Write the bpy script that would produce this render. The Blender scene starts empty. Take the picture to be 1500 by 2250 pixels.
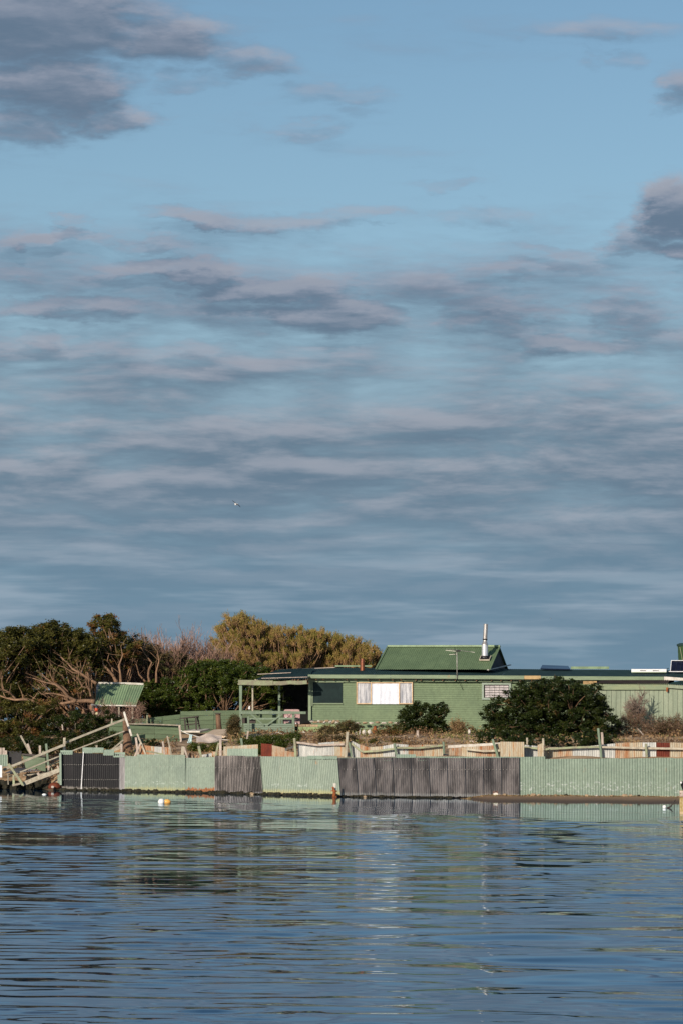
import bpy, math, random
import numpy as np
from mathutils import Vector, Matrix

random.seed(7)
rng = np.random.default_rng(7)
S = bpy.context.scene
COL = S.collection
R = math.radians

# ------------------------------------------------------------------ camera
F = 6250.0            # focal length in photo pixels (100 mm on a 36 mm tall frame)
EYE = 2.8             # eye height over the water
PITCH = math.atan(486.0 / F)
ROLL = R(0.4)
cam_d = bpy.data.cameras.new('camera')
cam_d.sensor_fit = 'VERTICAL'
cam_d.sensor_height = 36.0
cam_d.lens = 100.0
cam_d.clip_start = 0.5
cam_d.clip_end = 20000
cam = bpy.data.objects.new('camera', cam_d)
COL.objects.link(cam)
CM = Matrix.Translation((0, 0, EYE)) @ Matrix.Rotation(math.pi / 2 + PITCH, 4, 'X') @ Matrix.Rotation(ROLL, 4, 'Z')
cam.matrix_world = CM
S.camera = cam
CR = CM.to_3x3()


def P(px, py, Y):
    """world point at distance Y that stands behind photo pixel px,py"""
    d = CR @ Vector(((px - 750) / F, -(py - 1125) / F, -1))
    k = Y / d.y
    return Vector((d.x * k, Y, EYE + d.z * k))


def M(px, Y):
    """length in metres of px photo pixels at distance Y"""
    return px * Y / F


# ------------------------------------------------------------------ light
SUN_AZ = R(27)        # the light travels away from the camera and to the right
SUN_EL = R(19)
sun_d = bpy.data.lights.new('sun', 'SUN')
sun_d.energy = 5.0
sun_d.angle = R(0.5)
sun_d.color = (1.0, 0.88, 0.73)
sun = bpy.data.objects.new('sun', sun_d)
COL.objects.link(sun)
ldir = Vector((math.sin(SUN_AZ) * math.cos(SUN_EL), math.cos(SUN_AZ) * math.cos(SUN_EL), -math.sin(SUN_EL)))
sun.rotation_euler = ldir.to_track_quat('-Z', 'Y').to_euler()

S.view_settings.view_transform = 'Standard'
S.view_settings.look = 'None'
S.view_settings.exposure = 0.0
S.view_settings.gamma = 1.0
S.view_settings.use_curve_mapping = False
S.cycles.use_denoising = True
S.cycles.max_bounces = 6
S.cycles.transparent_max_bounces = 4
S.cycles.sample_clamp_indirect = 4.0

# ------------------------------------------------------------------ sky
SKY_STRENGTH = 0.1


class NT:
    """small node tree helper"""
    def __init__(self, tree):
        self.t = tree

    def n(self, typ, **kw):
        nd = self.t.nodes.new(typ)
        for k, v in kw.items():
            setattr(nd, k, v)
        return nd

    def put(self, sock, v):
        if isinstance(v, bpy.types.NodeSocket):
            self.t.links.new(v, sock)
        elif v is not None:
            sock.default_value = v

    def math(self, op, a, b=None, c=None, clamp=False):
        nd = self.n('ShaderNodeMath', operation=op, use_clamp=clamp)
        self.put(nd.inputs[0], a)
        self.put(nd.inputs[1], b)
        self.put(nd.inputs[2], c)
        return nd.outputs[0]

    def vmath(self, op, a, b=None, c=None):
        nd = self.n('ShaderNodeVectorMath', operation=op)
        self.put(nd.inputs[0], a)
        self.put(nd.inputs[1], b)
        self.put(nd.inputs[2], c)
        return nd.outputs['Value'] if op in ('LENGTH', 'DOT_PRODUCT') else nd.outputs[0]

    def noise(self, vec, scale, detail=4, rough=0.55, dist=0.0, color=False):
        nd = self.n('ShaderNodeTexNoise')
        self.put(nd.inputs['Vector'], vec)
        nd.inputs['Scale'].default_value = scale
        nd.inputs['Detail'].default_value = detail
        nd.inputs['Roughness'].default_value = rough
        nd.inputs['Distortion'].default_value = dist
        return nd.outputs['Color'] if color else nd.outputs[0]

    def rng(self, v, a, b, c=0.0, d=1.0, smooth=True):
        nd = self.n('ShaderNodeMapRange', interpolation_type='SMOOTHSTEP' if smooth else 'LINEAR')
        self.put(nd.inputs['Value'], v)
        for nm, q in (('From Min', a), ('From Max', b), ('To Min', c), ('To Max', d)):
            self.put(nd.inputs[nm], q)
        return nd.outputs[0]

    def mix(self, f, a, b, mode='MIX'):
        nd = self.n('ShaderNodeMix', data_type='RGBA', blend_type=mode)
        self.put(nd.inputs[0], f)
        self.put(nd.inputs[6], a)
        self.put(nd.inputs[7], b)
        return nd.outputs[2]

    def ramp(self, f, stops, interp='LINEAR'):
        nd = self.n('ShaderNodeValToRGB')
        self.put(nd.inputs[0], f)
        cr = nd.color_ramp
        cr.interpolation = interp
        while len(cr.elements) < len(stops):
            cr.elements.new(0.5)
        for e, (p, c) in zip(cr.elements, stops):
            e.position = p
            e.color = (*c, 1) if len(c) == 3 else c
        return nd.outputs[0]

    def mapping(self, vec, scale=(1, 1, 1), loc=(0, 0, 0)):
        nd = self.n('ShaderNodeMapping')
        self.put(nd.inputs[0], vec)
        nd.inputs['Location'].default_value = loc
        nd.inputs['Scale'].default_value = scale
        return nd.outputs[0]


def lin(r, g, b):
    f = lambda c: (c / 255 / 12.92) if c / 255 <= 0.04045 else ((c / 255 + 0.055) / 1.055) ** 2.4
    return (f(r), f(g), f(b))


# cloud banks: centre, half size (direction angles counted in 1/6250 rad), weight
BANKS = [
    (60, 70, 330, 130, 1.15), (360, 110, 190, 62, .85), (520, 150, 150, 42, .62), (110, 215, 230, 95, 1.05),
    (250, 265, 110, 60, .8), (40, 300, 130, 48, .7), (400, 190, 90, 30, .45),
    (720, 212, 150, 26, .36), (650, 292, 90, 22, .34), (780, 250, 90, 20, .25), (1330, 72, 180, 34, .36), (1335, 145, 48, 26, .34),
    (1490, 215, 66, 56, .62), (970, 402, 105, 17, .40), (860, 405, 60, 14, .25), (1490, 470, 105, 85, 1.3), (1420, 530, 90, 50, .8),
    (1480, 560, 90, 35, .7),
    (450, 487, 210, 24, .55), (620, 480, 200, 34, .5), (800, 475, 130, 20, .36), (90, 535, 150, 28, .58), (130, 500, 70, 18, .4),
    (1060, 480, 150, 36, .36), (320, 545, 170, 26, .42), (400, 598, 210, 34, .85), (600, 640, 260, 44, .75), (740, 700, 210, 62, .85),
    (1100, 690, 210, 46, .62), (1060, 600, 220, 30, .42), (1250, 555, 160, 24, .4), (120, 690, 270, 44, .72), (60, 610, 100, 24, .4),
    (1400, 690, 180, 46, .62), (1420, 630, 120, 22, .4), (1280, 765, 240, 36, .6), (380, 770, 250, 40, .5), (60, 770, 150, 30, .55),
]

g = bpy.data.node_groups.new('cloud_density', 'ShaderNodeTree')
g.interface.new_socket('Direction', in_out='INPUT', socket_type='NodeSocketVector')
g.interface.new_socket('Lift', in_out='INPUT', socket_type='NodeSocketFloat')
g.interface.new_socket('Density', in_out='OUTPUT', socket_type='NodeSocketFloat')
G = NT(g)
gi, go = G.n('NodeGroupInput'), G.n('NodeGroupOutput')
sep = G.n('ShaderNodeSeparateXYZ')
g.links.new(gi.outputs[0], sep.inputs[0])
dz = G.math('ADD', sep.outputs[2], gi.outputs[1])
cmb = G.n('ShaderNodeCombineXYZ')
g.links.new(sep.outputs[0], cmb.inputs[0])
g.links.new(sep.outputs[1], cmb.inputs[1])
g.links.new(dz, cmb.inputs[2])
st = G.mapping(cmb.outputs[0], (1, 1, 5.0))
n_big = G.noise(st, 15, 6, .62, .35)
n_fine = G.noise(st, 46, 5, .6)
warp = G.noise(G.mapping(cmb.outputs[0], (1, 1, 2.6)), 34, 5, .6, color=True)
az = G.math('ARCTAN2', sep.outputs[0], sep.outputs[1])
U = G.math('MULTIPLY_ADD', az, F, 750.0)
V = G.math('MULTIPLY_ADD', G.math('ARCSINE', dz), -F, 1611.0)
uv = G.n('ShaderNodeCombineXYZ')
g.links.new(U, uv.inputs[0])
g.links.new(V, uv.inputs[1])
uvw = G.vmath('MULTIPLY_ADD', G.vmath('SUBTRACT', warp, (.5, .5, .5)), (330.0, 130.0, 0.0), uv.outputs[0])
sepw = G.n('ShaderNodeSeparateXYZ')
g.links.new(uvw, sepw.inputs[0])
flat = G.n('ShaderNodeCombineXYZ')
g.links.new(sepw.outputs[0], flat.inputs[0])
g.links.new(sepw.outputs[1], flat.inputs[1])
acc = None
for cx, cy, rx, ry, w in BANKS:
    w += .12 if cy > 450 and w < .8 else 0
    q = G.vmath('MULTIPLY_ADD', flat.outputs[0], (1 / rx, 1 / ry, 0), (-cx / rx, -cy / ry, 0))
    b = G.rng(G.vmath('LENGTH', q), 1.35, 0.25, 0, w)
    acc = b if acc is None else G.math('MAXIMUM', acc, b)
cover = G.math('ADD', G.rng(V, 360, 640, .0, .42), G.rng(V, 700, 1080, 0, .36))            # the deck closes towards the horizon
high = G.rng(V, 0, -1500, 0, .18)
acc = G.math('MAXIMUM', G.math('MAXIMUM', acc, cover), high)
dens = G.math('ADD', acc, G.math('MULTIPLY_ADD', n_big, 1.15, -.60))
dens = G.math('ADD', dens, G.math('MULTIPLY_ADD', n_fine, .34, -.17))
n_low = G.noise(G.mapping(cmb.outputs[0], (1, 1, 5.2), (3.1, .7, .2)), 13.5, 7, .56, .2)
dens = G.math('ADD', dens, G.math('MULTIPLY', G.math('SUBTRACT', n_low, .48), G.rng(V, 330, 760, .0, 2.1)))
g.links.new(dens, go.inputs[0])

world = bpy.data.worlds.new('World')
S.world = world
world.use_nodes = True
wt = world.node_tree
wt.nodes.clear()
W = NT(wt)
tc = W.n('ShaderNodeTexCoord')
direction = W.vmath('NORMALIZE', tc.outputs['Generated'])
sky = W.n('ShaderNodeTexSky', sky_type='NISHITA', sun_disc=False)
sky.sun_elevation = SUN_EL
sky.sun_rotation = SUN_AZ + math.pi
sky.air_density = 1.0
sky.dust_density = 0.6
sky.ozone_density = 2.0


def cloud(lift):
    nd = W.n('ShaderNodeGroup', node_tree=g)
    W.put(nd.inputs[0], direction)
    nd.inputs[1].default_value = lift
    return nd.outputs[0]


d0, d1 = cloud(0.0), cloud(0.0045)
alpha = W.rng(d0, -.04, .92, 0, .94)
sepd = W.n('ShaderNodeSeparateXYZ')
W.put(sepd.inputs[0], direction)
rel = W.rng(W.math('SUBTRACT', d0, d1), -.22, .40, 0, 1)     # lit upper edges against shaded undersides
low = W.rng(sepd.outputs[2], .165, .10)                       # 0 high up, 1 near the horizon
k = 1 / SKY_STRENGTH
cs = lambda c: tuple(q * k for q in lin(*c))
dark = W.mix(low, (*cs((98, 117, 139)), 1), (*cs((101, 124, 143)), 1))
lite = W.mix(low, (*cs((147, 154, 171)), 1), (*cs((160, 167, 179)), 1))
ccol = W.mix(rel, dark, lite)
ccol = W.mix(W.rng(W.math('SUBTRACT', d0, d1), .16, .75, 0, .6), ccol, (*cs((180, 181, 190)), 1))
thick = W.rng(d0, .3, 1.3)
ccol = W.mix(W.math('MULTIPLY', thick, .35), ccol, (*cs((100, 119, 140)), 1))
tint = W.mix(1.0, sky.outputs[0], (0.90, .985, .965, 1), 'MULTIPLY')
clear = W.mix(W.rng(sepd.outputs[2], .26, .02, .0, .82), tint, (*cs((143, 174, 197)), 1))
clear = W.mix(W.rng(sepd.outputs[2], .165, .09, 0, .75), clear, (*cs((137, 162, 180)), 1))
final = W.mix(alpha, clear, ccol)
veil = W.math('MULTIPLY', W.rng(sepd.outputs[2], .095, .045, 0, .78), 1.0)
bands = W.noise(W.mapping(direction, (1, 1, 11)), 11, 4, .55)
vcol = W.mix(W.rng(bands, .46, .64), (*cs((109, 139, 160)), 1), (*cs((143, 164, 181)), 1))
final = W.mix(veil, final, vcol)
bg = W.n('ShaderNodeBackground')
bg.inputs['Strength'].default_value = SKY_STRENGTH
W.put(bg.inputs['Color'], final)
wo = W.n('ShaderNodeOutputWorld')
wt.links.new(bg.outputs[0], wo.inputs[0])


# ------------------------------------------------------------------ materials
MATS = {}


def material(name, col, col2=None, rough=.7, spec=.4, metal=0.0, nscale=3.0, stretch=(1, 1, 1), rust=0.0, rust_col=(.32, .11, .03),
             low_rust=None, algae=None, bump=0.0, vary=.12, band=None, grain=None):
    """painted / weathered surface: two colours mixed by noise, random tone per object, optional rust, waterline growth"""
    m = bpy.data.materials.new(name)
    m.use_nodes = True
    t = NT(m.node_tree)
    bs = m.node_tree.nodes['Principled BSDF']
    tcn = t.n('ShaderNodeTexCoord')
    oi = t.n('ShaderNodeObjectInfo')
    off = t.vmath('MULTIPLY_ADD', tcn.outputs['Object'], (1, 1, 1), t.vmath('MULTIPLY', oi.outputs['Random'], (37., 11., 5.)))
    v = t.mapping(off, stretch)
    n1 = t.noise(v, nscale, 6, .62)
    c = t.mix(t.rng(n1, .36, .64), (*col, 1), (*(col2 or tuple(q * .72 for q in col)), 1))
    nf = t.noise(v, nscale * 9, 3, .6)
    c = t.mix(.5, c, t.ramp(nf, [(.3, (.66, .66, .66)), (.7, (1.18, 1.18, 1.18))]), 'MULTIPLY')
    if vary:
        s = t.rng(oi.outputs['Random'], 0, 1, 1 - vary, 1 + vary, False)
        c = t.vmath('MULTIPLY', c, t.vmath('SCALE', (1, 1, 1), None) if False else t.mix(0.0, s, s))
    if rust:
        nr = t.noise(t.mapping(off, (stretch[0] * 1.0, stretch[1], stretch[2] * .35)), 2.6, 7, .68, .3)
        fr = t.rng(nr, .72 - rust * .4, .82 - rust * .4)
        rc = t.ramp(t.noise(off, 22, 4, .6), [(.3, tuple(q * .45 for q in rust_col)), (.55, rust_col), (.8, tuple(min(1, q * 1.35 + .015) for q in rust_col))])
        c = t.mix(fr, c, rc)
    so = t.n('ShaderNodeSeparateXYZ')
    t.put(so.inputs[0], tcn.outputs['Object'])
    z = so.outputs[2]
    if band:                       # pale tide scuffs at a given height
        zb, hb, cb, amt = band
        nb = t.noise(t.mapping(off, (2.2, 1, 3.0)), 3.0, 5, .7)
        fb = t.math('MULTIPLY', t.rng(nb, .52, .66), t.rng(t.math('ABSOLUTE', t.math('SUBTRACT', z, zb)), hb, hb * .4, 0, amt))
        c = t.mix(fb, c, (*cb, 1))
    if low_rust:                   # rust rising from the lower edge
        h, amt = low_rust
        nr = t.noise(t.mapping(off, (1, 1, .25)), 3.4, 5, .7)
        edge = t.math('MULTIPLY_ADD', nr, h * 3.0, -h * (1.5 - amt))
        fr = t.rng(t.math('SUBTRACT', z, edge), .05, -.03)
        rc = t.ramp(t.noise(off, 9, 6, .7), [(.3, (.05, .016, .008)), (.45, (.19, .055, .011)), (.58, (.30, .105, .022)), (.75, (.36, .20, .08))])
        c = t.mix(fr, c, rc)
    if algae:
        h, acol, pale = algae
        nr = t.noise(t.mapping(off, (1, 1, .4)), 9, 4, .7)
        f2 = t.rng(t.math('SUBTRACT', z, t.math('MULTIPLY_ADD', nr, h * 1.8, 0.0)), h * .9, -h * .1)
        c = t.mix(t.math('MULTIPLY', f2, .75), c, (*pale, 1))
        f3 = t.rng(t.math('SUBTRACT', z, t.math('MULTIPLY_ADD', nr, h * 1.2, -h * .25)), .03, -.02)
        c = t.mix(f3, c, (*acol, 1))
    t.put(bs.inputs['Base Color'], c)
    bs.inputs['Roughness'].default_value = rough
    bs.inputs['Metallic'].default_value = metal
    bs.inputs['Specular IOR Level'].default_value = spec
    if bump:
        bn = t.n('ShaderNodeBump')
        bn.inputs['Distance'].default_value = bump
        bn.inputs['Strength'].default_value = .6
        t.put(bn.inputs['Height'], t.noise(v, nscale * 6, 4, .6))
        t.put(bs.inputs['Normal'], bn.outputs[0])
    MATS[name] = m
    return m


wall_green = material('wall_green_paint', (.155, .212, .118), (.13, .182, .102), rough=.55, nscale=1.1, stretch=(.9, 1, .8), bump=.003, vary=.04, rust=.30, rust_col=(.115, .165, .085))
trim_green = material('trim_green_paint', (.21, .27, .17), (.175, .225, .145), rough=.55, nscale=2.5, stretch=(.5, 1, 2), vary=.08, rust=.30, rust_col=(.34, .20, .10))
post_green = material('post_green_paint', (.175, .235, .165), (.135, .185, .13), rough=.6, nscale=4, stretch=(3, 3, .6), vary=.12, rust=.1, rust_col=(.3, .22, .13))
board_green = material('fence_board_green', (.105, .15, .082), (.083, .122, .066), rough=.6, nscale=1.6, stretch=(.5, 1, 3), vary=.14)
panel_sage = material('shed_panel_sage', (.27, .31, .225), (.225, .27, .195), rough=.6, nscale=1.7, stretch=(2.5, 1, .6), vary=.06, rust=.06)
fascia_sage = material('fascia_sage', (.25, .29, .17), (.21, .26, .165), rough=.6, nscale=2, stretch=(.6, 1, 2), vary=.05, rust=.22, rust_col=(.30, .19, .10))
roof_teal = material('roof_dark_teal', (.030, .062, .058), (.022, .048, .048), rough=.75, spec=.1, nscale=1.4, stretch=(2, .5, 1), vary=.1)
roof_green = material('roof_leaf_green', (.125, .18, .098), (.105, .155, .085), rough=.6, spec=.2, nscale=1.2, vary=.05)
ridge_green = material('ridge_pale_green', (.22, .31, .18), rough=.5, nscale=3, vary=.05)
gable_dark = material('gable_dark_grey', (.045, .055, .065), rough=.8, nscale=3, vary=.05)
shed_roof_green = material('garden_shed_roof_green', (.21, .30, .17), (.175, .25, .145), rough=.6, nscale=2, vary=.1, rust=.05)
white_paint = material('weathered_white_paint', (.62, .59, .54), (.46, .42, .36), rough=.6, nscale=5, stretch=(1, 1, 1), vary=.1, rust=.12, rust_col=(.38, .2, .1))
clean_white = material('clean_white', (.78, .78, .80), (.70, .70, .72), rough=.5, nscale=4, vary=.02)
curtain_white = material('white_curtain', (.74, .77, .86), (.62, .65, .74), rough=.8, nscale=2.2, stretch=(2, 1, .8), vary=.01, bump=.004)
curtain_grey = material('hazy_curtain', (.52, .52, .55), (.26, .27, .31), rough=.5, nscale=2.0, stretch=(5, 1, .8), vary=.12, bump=.01)
frame_wood = material('bare_window_timber', (.62, .45, .28), (.48, .33, .19), rough=.6, nscale=6, stretch=(1, 1, 1), vary=.06)
screen_dark = material('dark_green_screen', (.006, .016, .017), (.010, .024, .024), spec=.15, rough=.5, nscale=2.5, vary=.02)
frame_grey = material('grey_green_frame', (.30, .37, .30), (.25, .31, .26), rough=.6, nscale=4, vary=.03)
louvre_glass = material('frosted_louvre', (.55, .50, .50), (.38, .35, .36), rough=.3, nscale=6, vary=.15)
black_void = material('dark_interior', (.006, .006, .006), rough=.9, nscale=2, vary=0)  # near-black colour stands in for the shade of interiors and openings
steel = material('stainless_steel', (.78, .79, .82), (.68, .68, .70), rough=.3, metal=.6, nscale=5, stretch=(6, 6, .5), vary=.02)
steel_warm = material('heat_stained_steel', (.62, .59, .57), (.48, .41, .36), rough=.3, metal=.75, nscale=5, stretch=(6, 6, .5), vary=.02)
copper = material('rusty_pipe', (.28, .10, .05), (.16, .06, .04), rough=.45, metal=.6, nscale=6, vary=.05)
black_metal = material('black_flashing', (.012, .010, .010), rough=.6, nscale=6, vary=0)
alu = material('antenna_aluminium', (.48, .46, .42), rough=.5, metal=.4, nscale=8, vary=.1)
solar = material('solar_glass', (.006, .007, .018), (.01, .012, .03), rough=.12, spec=.4, nscale=5, vary=.02)
blue_glass = material('collector_glass', (.02, .09, .20), (.03, .12, .25), rough=.15, spec=.4, nscale=2, vary=.02)
tank_green = material('tank_green', (.045, .095, .035), (.035, .075, .03), rough=.6, nscale=2, vary=.02)
timber_pale = material('weathered_pale_timber', (.43, .39, .31), (.30, .26, .20), rough=.8, nscale=5, stretch=(1, 1, 1), vary=.2, bump=.004)
timber_pink = material('bleached_pinkish_timber', (.50, .42, .36), (.36, .29, .25), rough=.8, nscale=6, vary=.15, bump=.004)
timber_green = material('faded_green_timber', (.29, .33, .20), (.24, .22, .16), rough=.8, nscale=5, vary=.18, bump=.004)
timber_brown = material('brown_bark_timber', (.22, .13, .08), (.12, .07, .045), rough=.9, nscale=9, stretch=(1, 1, .3), vary=.1, bump=.02)
table_dark = material('dark_table_wood', (.022, .016, .014), (.05, .035, .03), rough=.6, nscale=8, vary=.1)
pink_fabric = material('pink_patterned_fabric', (.46, .30, .29), (.38, .25, .25), rough=.9, nscale=8, vary=.05)
pattern_dark = material('pattern_plum', (.08, .05, .07), rough=.9, nscale=8, vary=0)
rope_white = material('white_rope', (.75, .74, .70), rough=.7, nscale=9, vary=0)
cloth_blue = material('pale_blue_cloth', (.50, .66, .68), (.36, .50, .54), rough=.8, nscale=7, vary=0)
canvas = material('bleached_canvas', (.60, .50, .43), (.48, .39, .33), rough=.8, nscale=2, vary=.05, bump=.02)
buoy_white = material('buoy_white', (.82, .82, .80), (.7, .7, .68), rough=.4, nscale=4, vary=.02)
buoy_orange = material('buoy_orange', (.78, .42, .10), (.66, .32, .07), rough=.4, nscale=4, vary=.02)
buoy_red = material('buoy_red', (.80, .10, .03), rough=.4, nscale=4, vary=.02)
rock_tan = material('tan_stone', (.42, .31, .20), (.28, .20, .13), rough=.9, nscale=7, vary=.25, bump=.02)
rock_white = material('whitewashed_stone', (.60, .56, .50), (.45, .40, .34), rough=.9, nscale=7, vary=.12, bump=.02)
stone_green = material('green_painted_stone', (.27, .34, .17), (.22, .27, .13), rough=.8, nscale=4, vary=.10, bump=.01, rust=.28, rust_col=(.42, .28, .15))
weed_dark = material('dark_waterline_weed', (.012, .012, .008), (.03, .026, .012), rough=.9, nscale=9, vary=.1, bump=.03)
feather_black = material('black_plumage', (.006, .006, .007), rough=.5, nscale=20, vary=0)
feather_white = material('white_plumage', (.9, .9, .9), rough=.7, nscale=20, vary=0)
feather_grey = material('dark_wing_plumage', (.03, .035, .04), rough=.7, nscale=20, vary=0)
beak_mat = material('beak_horn', (.35, .3, .2), rough=.5, nscale=20, vary=0)
lichen_post = material('lichened_pile', (.56, .42, .27), (.36, .27, .10), rough=.9, nscale=7, vary=.05, bump=.01)
rust_metal = material('flaking_rusty_iron', (.33, .10, .03), (.16, .05, .02), rough=.9, nscale=12, vary=.05, bump=.02)

algae_black = (.16, (.012, .011, .008), (.20, .19, .17))
# corrugated sheets
sheet_char = material('corrugated_charcoal', (.13, .115, .112), (.040, .037, .037), rough=.30, spec=.5, metal=.85, nscale=1.1, stretch=(2, 1, .5), vary=.04, algae=(.10, (.05, .05, .05), (.20, .20, .22)))
sheet_mint = material('corrugated_mint', (.220, .272, .215), (.185, .235, .19), rough=.5, nscale=.9, stretch=(1, 1, .8), vary=.05,
                      band=(.48, .12, (.42, .47, .43), .85), algae=(.20, (.03, .028, .012), (.33, .32, .15)), low_rust=(.13, .85), rust=.22, rust_col=(.40, .17, .05))
sheet_mint_rust = material('corrugated_mint_rusty_foot', (.220, .272, .215), (.185, .235, .19), rough=.5, nscale=.9, vary=.05,
                           low_rust=(.26, 1.0), algae=(.13, (.03, .022, .010), (.30, .12, .04)), rust=.08, rust_col=(.36, .13, .04))
sheet_mint_chip = material('corrugated_mint_chipped', (.190, .248, .196), (.165, .22, .176), rough=.5, nscale=.9, vary=.05,
                           band=(.50, .34, (.45, .48, .48), .8), algae=(.10, (.22, .15, .08), (.45, .42, .34)), low_rust=(.08, .9), rust=.17)
sheet_black = material('corrugated_black', (.008, .008, .010), (.014, .013, .015), rough=.55, spec=.2, nscale=1.5, stretch=(2, 1, .6), vary=.15, algae=(.14, (.01, .009, .007), (.24, .22, .2)))
sheet_zinc = material('corrugated_dark_zinc', (.185, .162, .156), (.06, .054, .054), rough=.30, spec=.5, metal=.85, nscale=1.1, stretch=(2, 1, .5), vary=.06, algae=(.13, (.012, .01, .008), (.28, .27, .26)))
sheet_bright = material('corrugated_bright_zinc', (.40, .38, .38), (.25, .23, .23), rough=.3, spec=.5, metal=.6, nscale=1.1, stretch=(3, 1, .5), vary=.1, algae=(.11, (.1, .1, .1), (.4, .4, .42)))
cap_mint = material('cap_sheet_mint', (.22, .285, .225), (.19, .25, .20), rough=.55, nscale=2, vary=.08)
old_white = material('old_sheet_whitish', (.48, .48, .46), (.32, .33, .32), rough=.6, nscale=2, stretch=(4, 1, .5), vary=.08, rust=.27)
old_tan = material('old_sheet_tan', (.40, .37, .29), (.36, .27, .17), rough=.7, nscale=3, stretch=(3, 1, .5), vary=.1, rust=.42, rust_col=(.42, .19, .07))
old_rust = material('old_sheet_rusty', (.36, .30, .225), (.30, .155, .08), rough=.8, nscale=1.6, stretch=(3, 1, .8), vary=.15, rust=.46, rust_col=(.30, .105, .03))
old_red = material('old_sheet_deep_red', (.14, .022, .008), (.09, .014, .006), rough=.8, nscale=4, vary=.05)
roof_old = material('old_brown_roof', (.055, .035, .025), (.03, .02, .018), rough=.8, nscale=4, vary=.1)


def leaf_material(name, stops, rough=.42, trans=.25, spec=.45):
    m = bpy.data.materials.new(name)
    m.use_nodes = True
    t = NT(m.node_tree)
    bs = m.node_tree.nodes['Principled BSDF']
    at = t.n('ShaderNodeAttribute', attribute_name='tone')
    c = t.ramp(at.outputs['Fac'], stops)
    t.put(bs.inputs['Base Color'], c)
    bs.inputs['Roughness'].default_value = rough
    bs.inputs['Specular IOR Level'].default_value = spec
    if trans:
        out = m.node_tree.nodes['Material Output']
        tr = t.n('ShaderNodeBsdfTranslucent')
        t.put(tr.inputs['Color'], c)
        mx = t.n('ShaderNodeMixShader')
        mx.inputs[0].default_value = trans
        t.put(mx.inputs[1], bs.outputs[0])
        t.put(mx.inputs[2], tr.outputs[0])
        t.put(out.inputs[0], mx.outputs[0])
    return m


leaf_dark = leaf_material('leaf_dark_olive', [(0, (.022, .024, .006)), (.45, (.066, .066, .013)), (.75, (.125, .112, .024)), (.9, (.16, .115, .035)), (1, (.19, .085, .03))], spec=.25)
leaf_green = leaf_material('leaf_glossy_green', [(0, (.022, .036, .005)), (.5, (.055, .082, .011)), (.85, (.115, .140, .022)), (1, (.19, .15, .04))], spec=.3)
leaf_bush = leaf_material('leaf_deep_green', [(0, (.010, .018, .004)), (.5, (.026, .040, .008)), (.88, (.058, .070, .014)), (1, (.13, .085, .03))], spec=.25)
leaf_brown = leaf_material('leaf_mixed_brown', [(0, (.03, .028, .012)), (.5, (.085, .065, .022)), (.8, (.16, .095, .035)), (1, (.10, .12, .03))], rough=.7)
brush_mat = leaf_material('brush_needles', [(0, (.14, .08, .045)), (.35, (.42, .26, .14)), (.62, (.38, .255, .095)), (.85, (.24, .20, .045)), (1, (.14, .145, .028))], rough=.8, trans=.2, spec=.1)
twig_mat = leaf_material('pink_twigs', [(0, (.15, .09, .065)), (.5, (.26, .155, .115)), (1, (.37, .24, .19))], rough=.8, trans=0, spec=.2)
dry_mat = leaf_material('dry_growth', [(0, (.10, .06, .035)), (.4, (.26, .16, .085)), (.75, (.36, .25, .13)), (1, (.10, .13, .035))], rough=.8, trans=.15, spec=.1)
bark_mat = material('pinkish_bark', (.27, .16, .095), (.165, .098, .06), rough=.85, nscale=8, stretch=(1, 1, .4), vary=.12, bump=.01)
bark_grey = material('grey_bark', (.30, .25, .20), (.18, .14, .11), rough=.85, nscale=8, vary=.1)


# ------------------------------------------------------------------ mesh helpers
ORG = {}      # world origin of every object made


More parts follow.
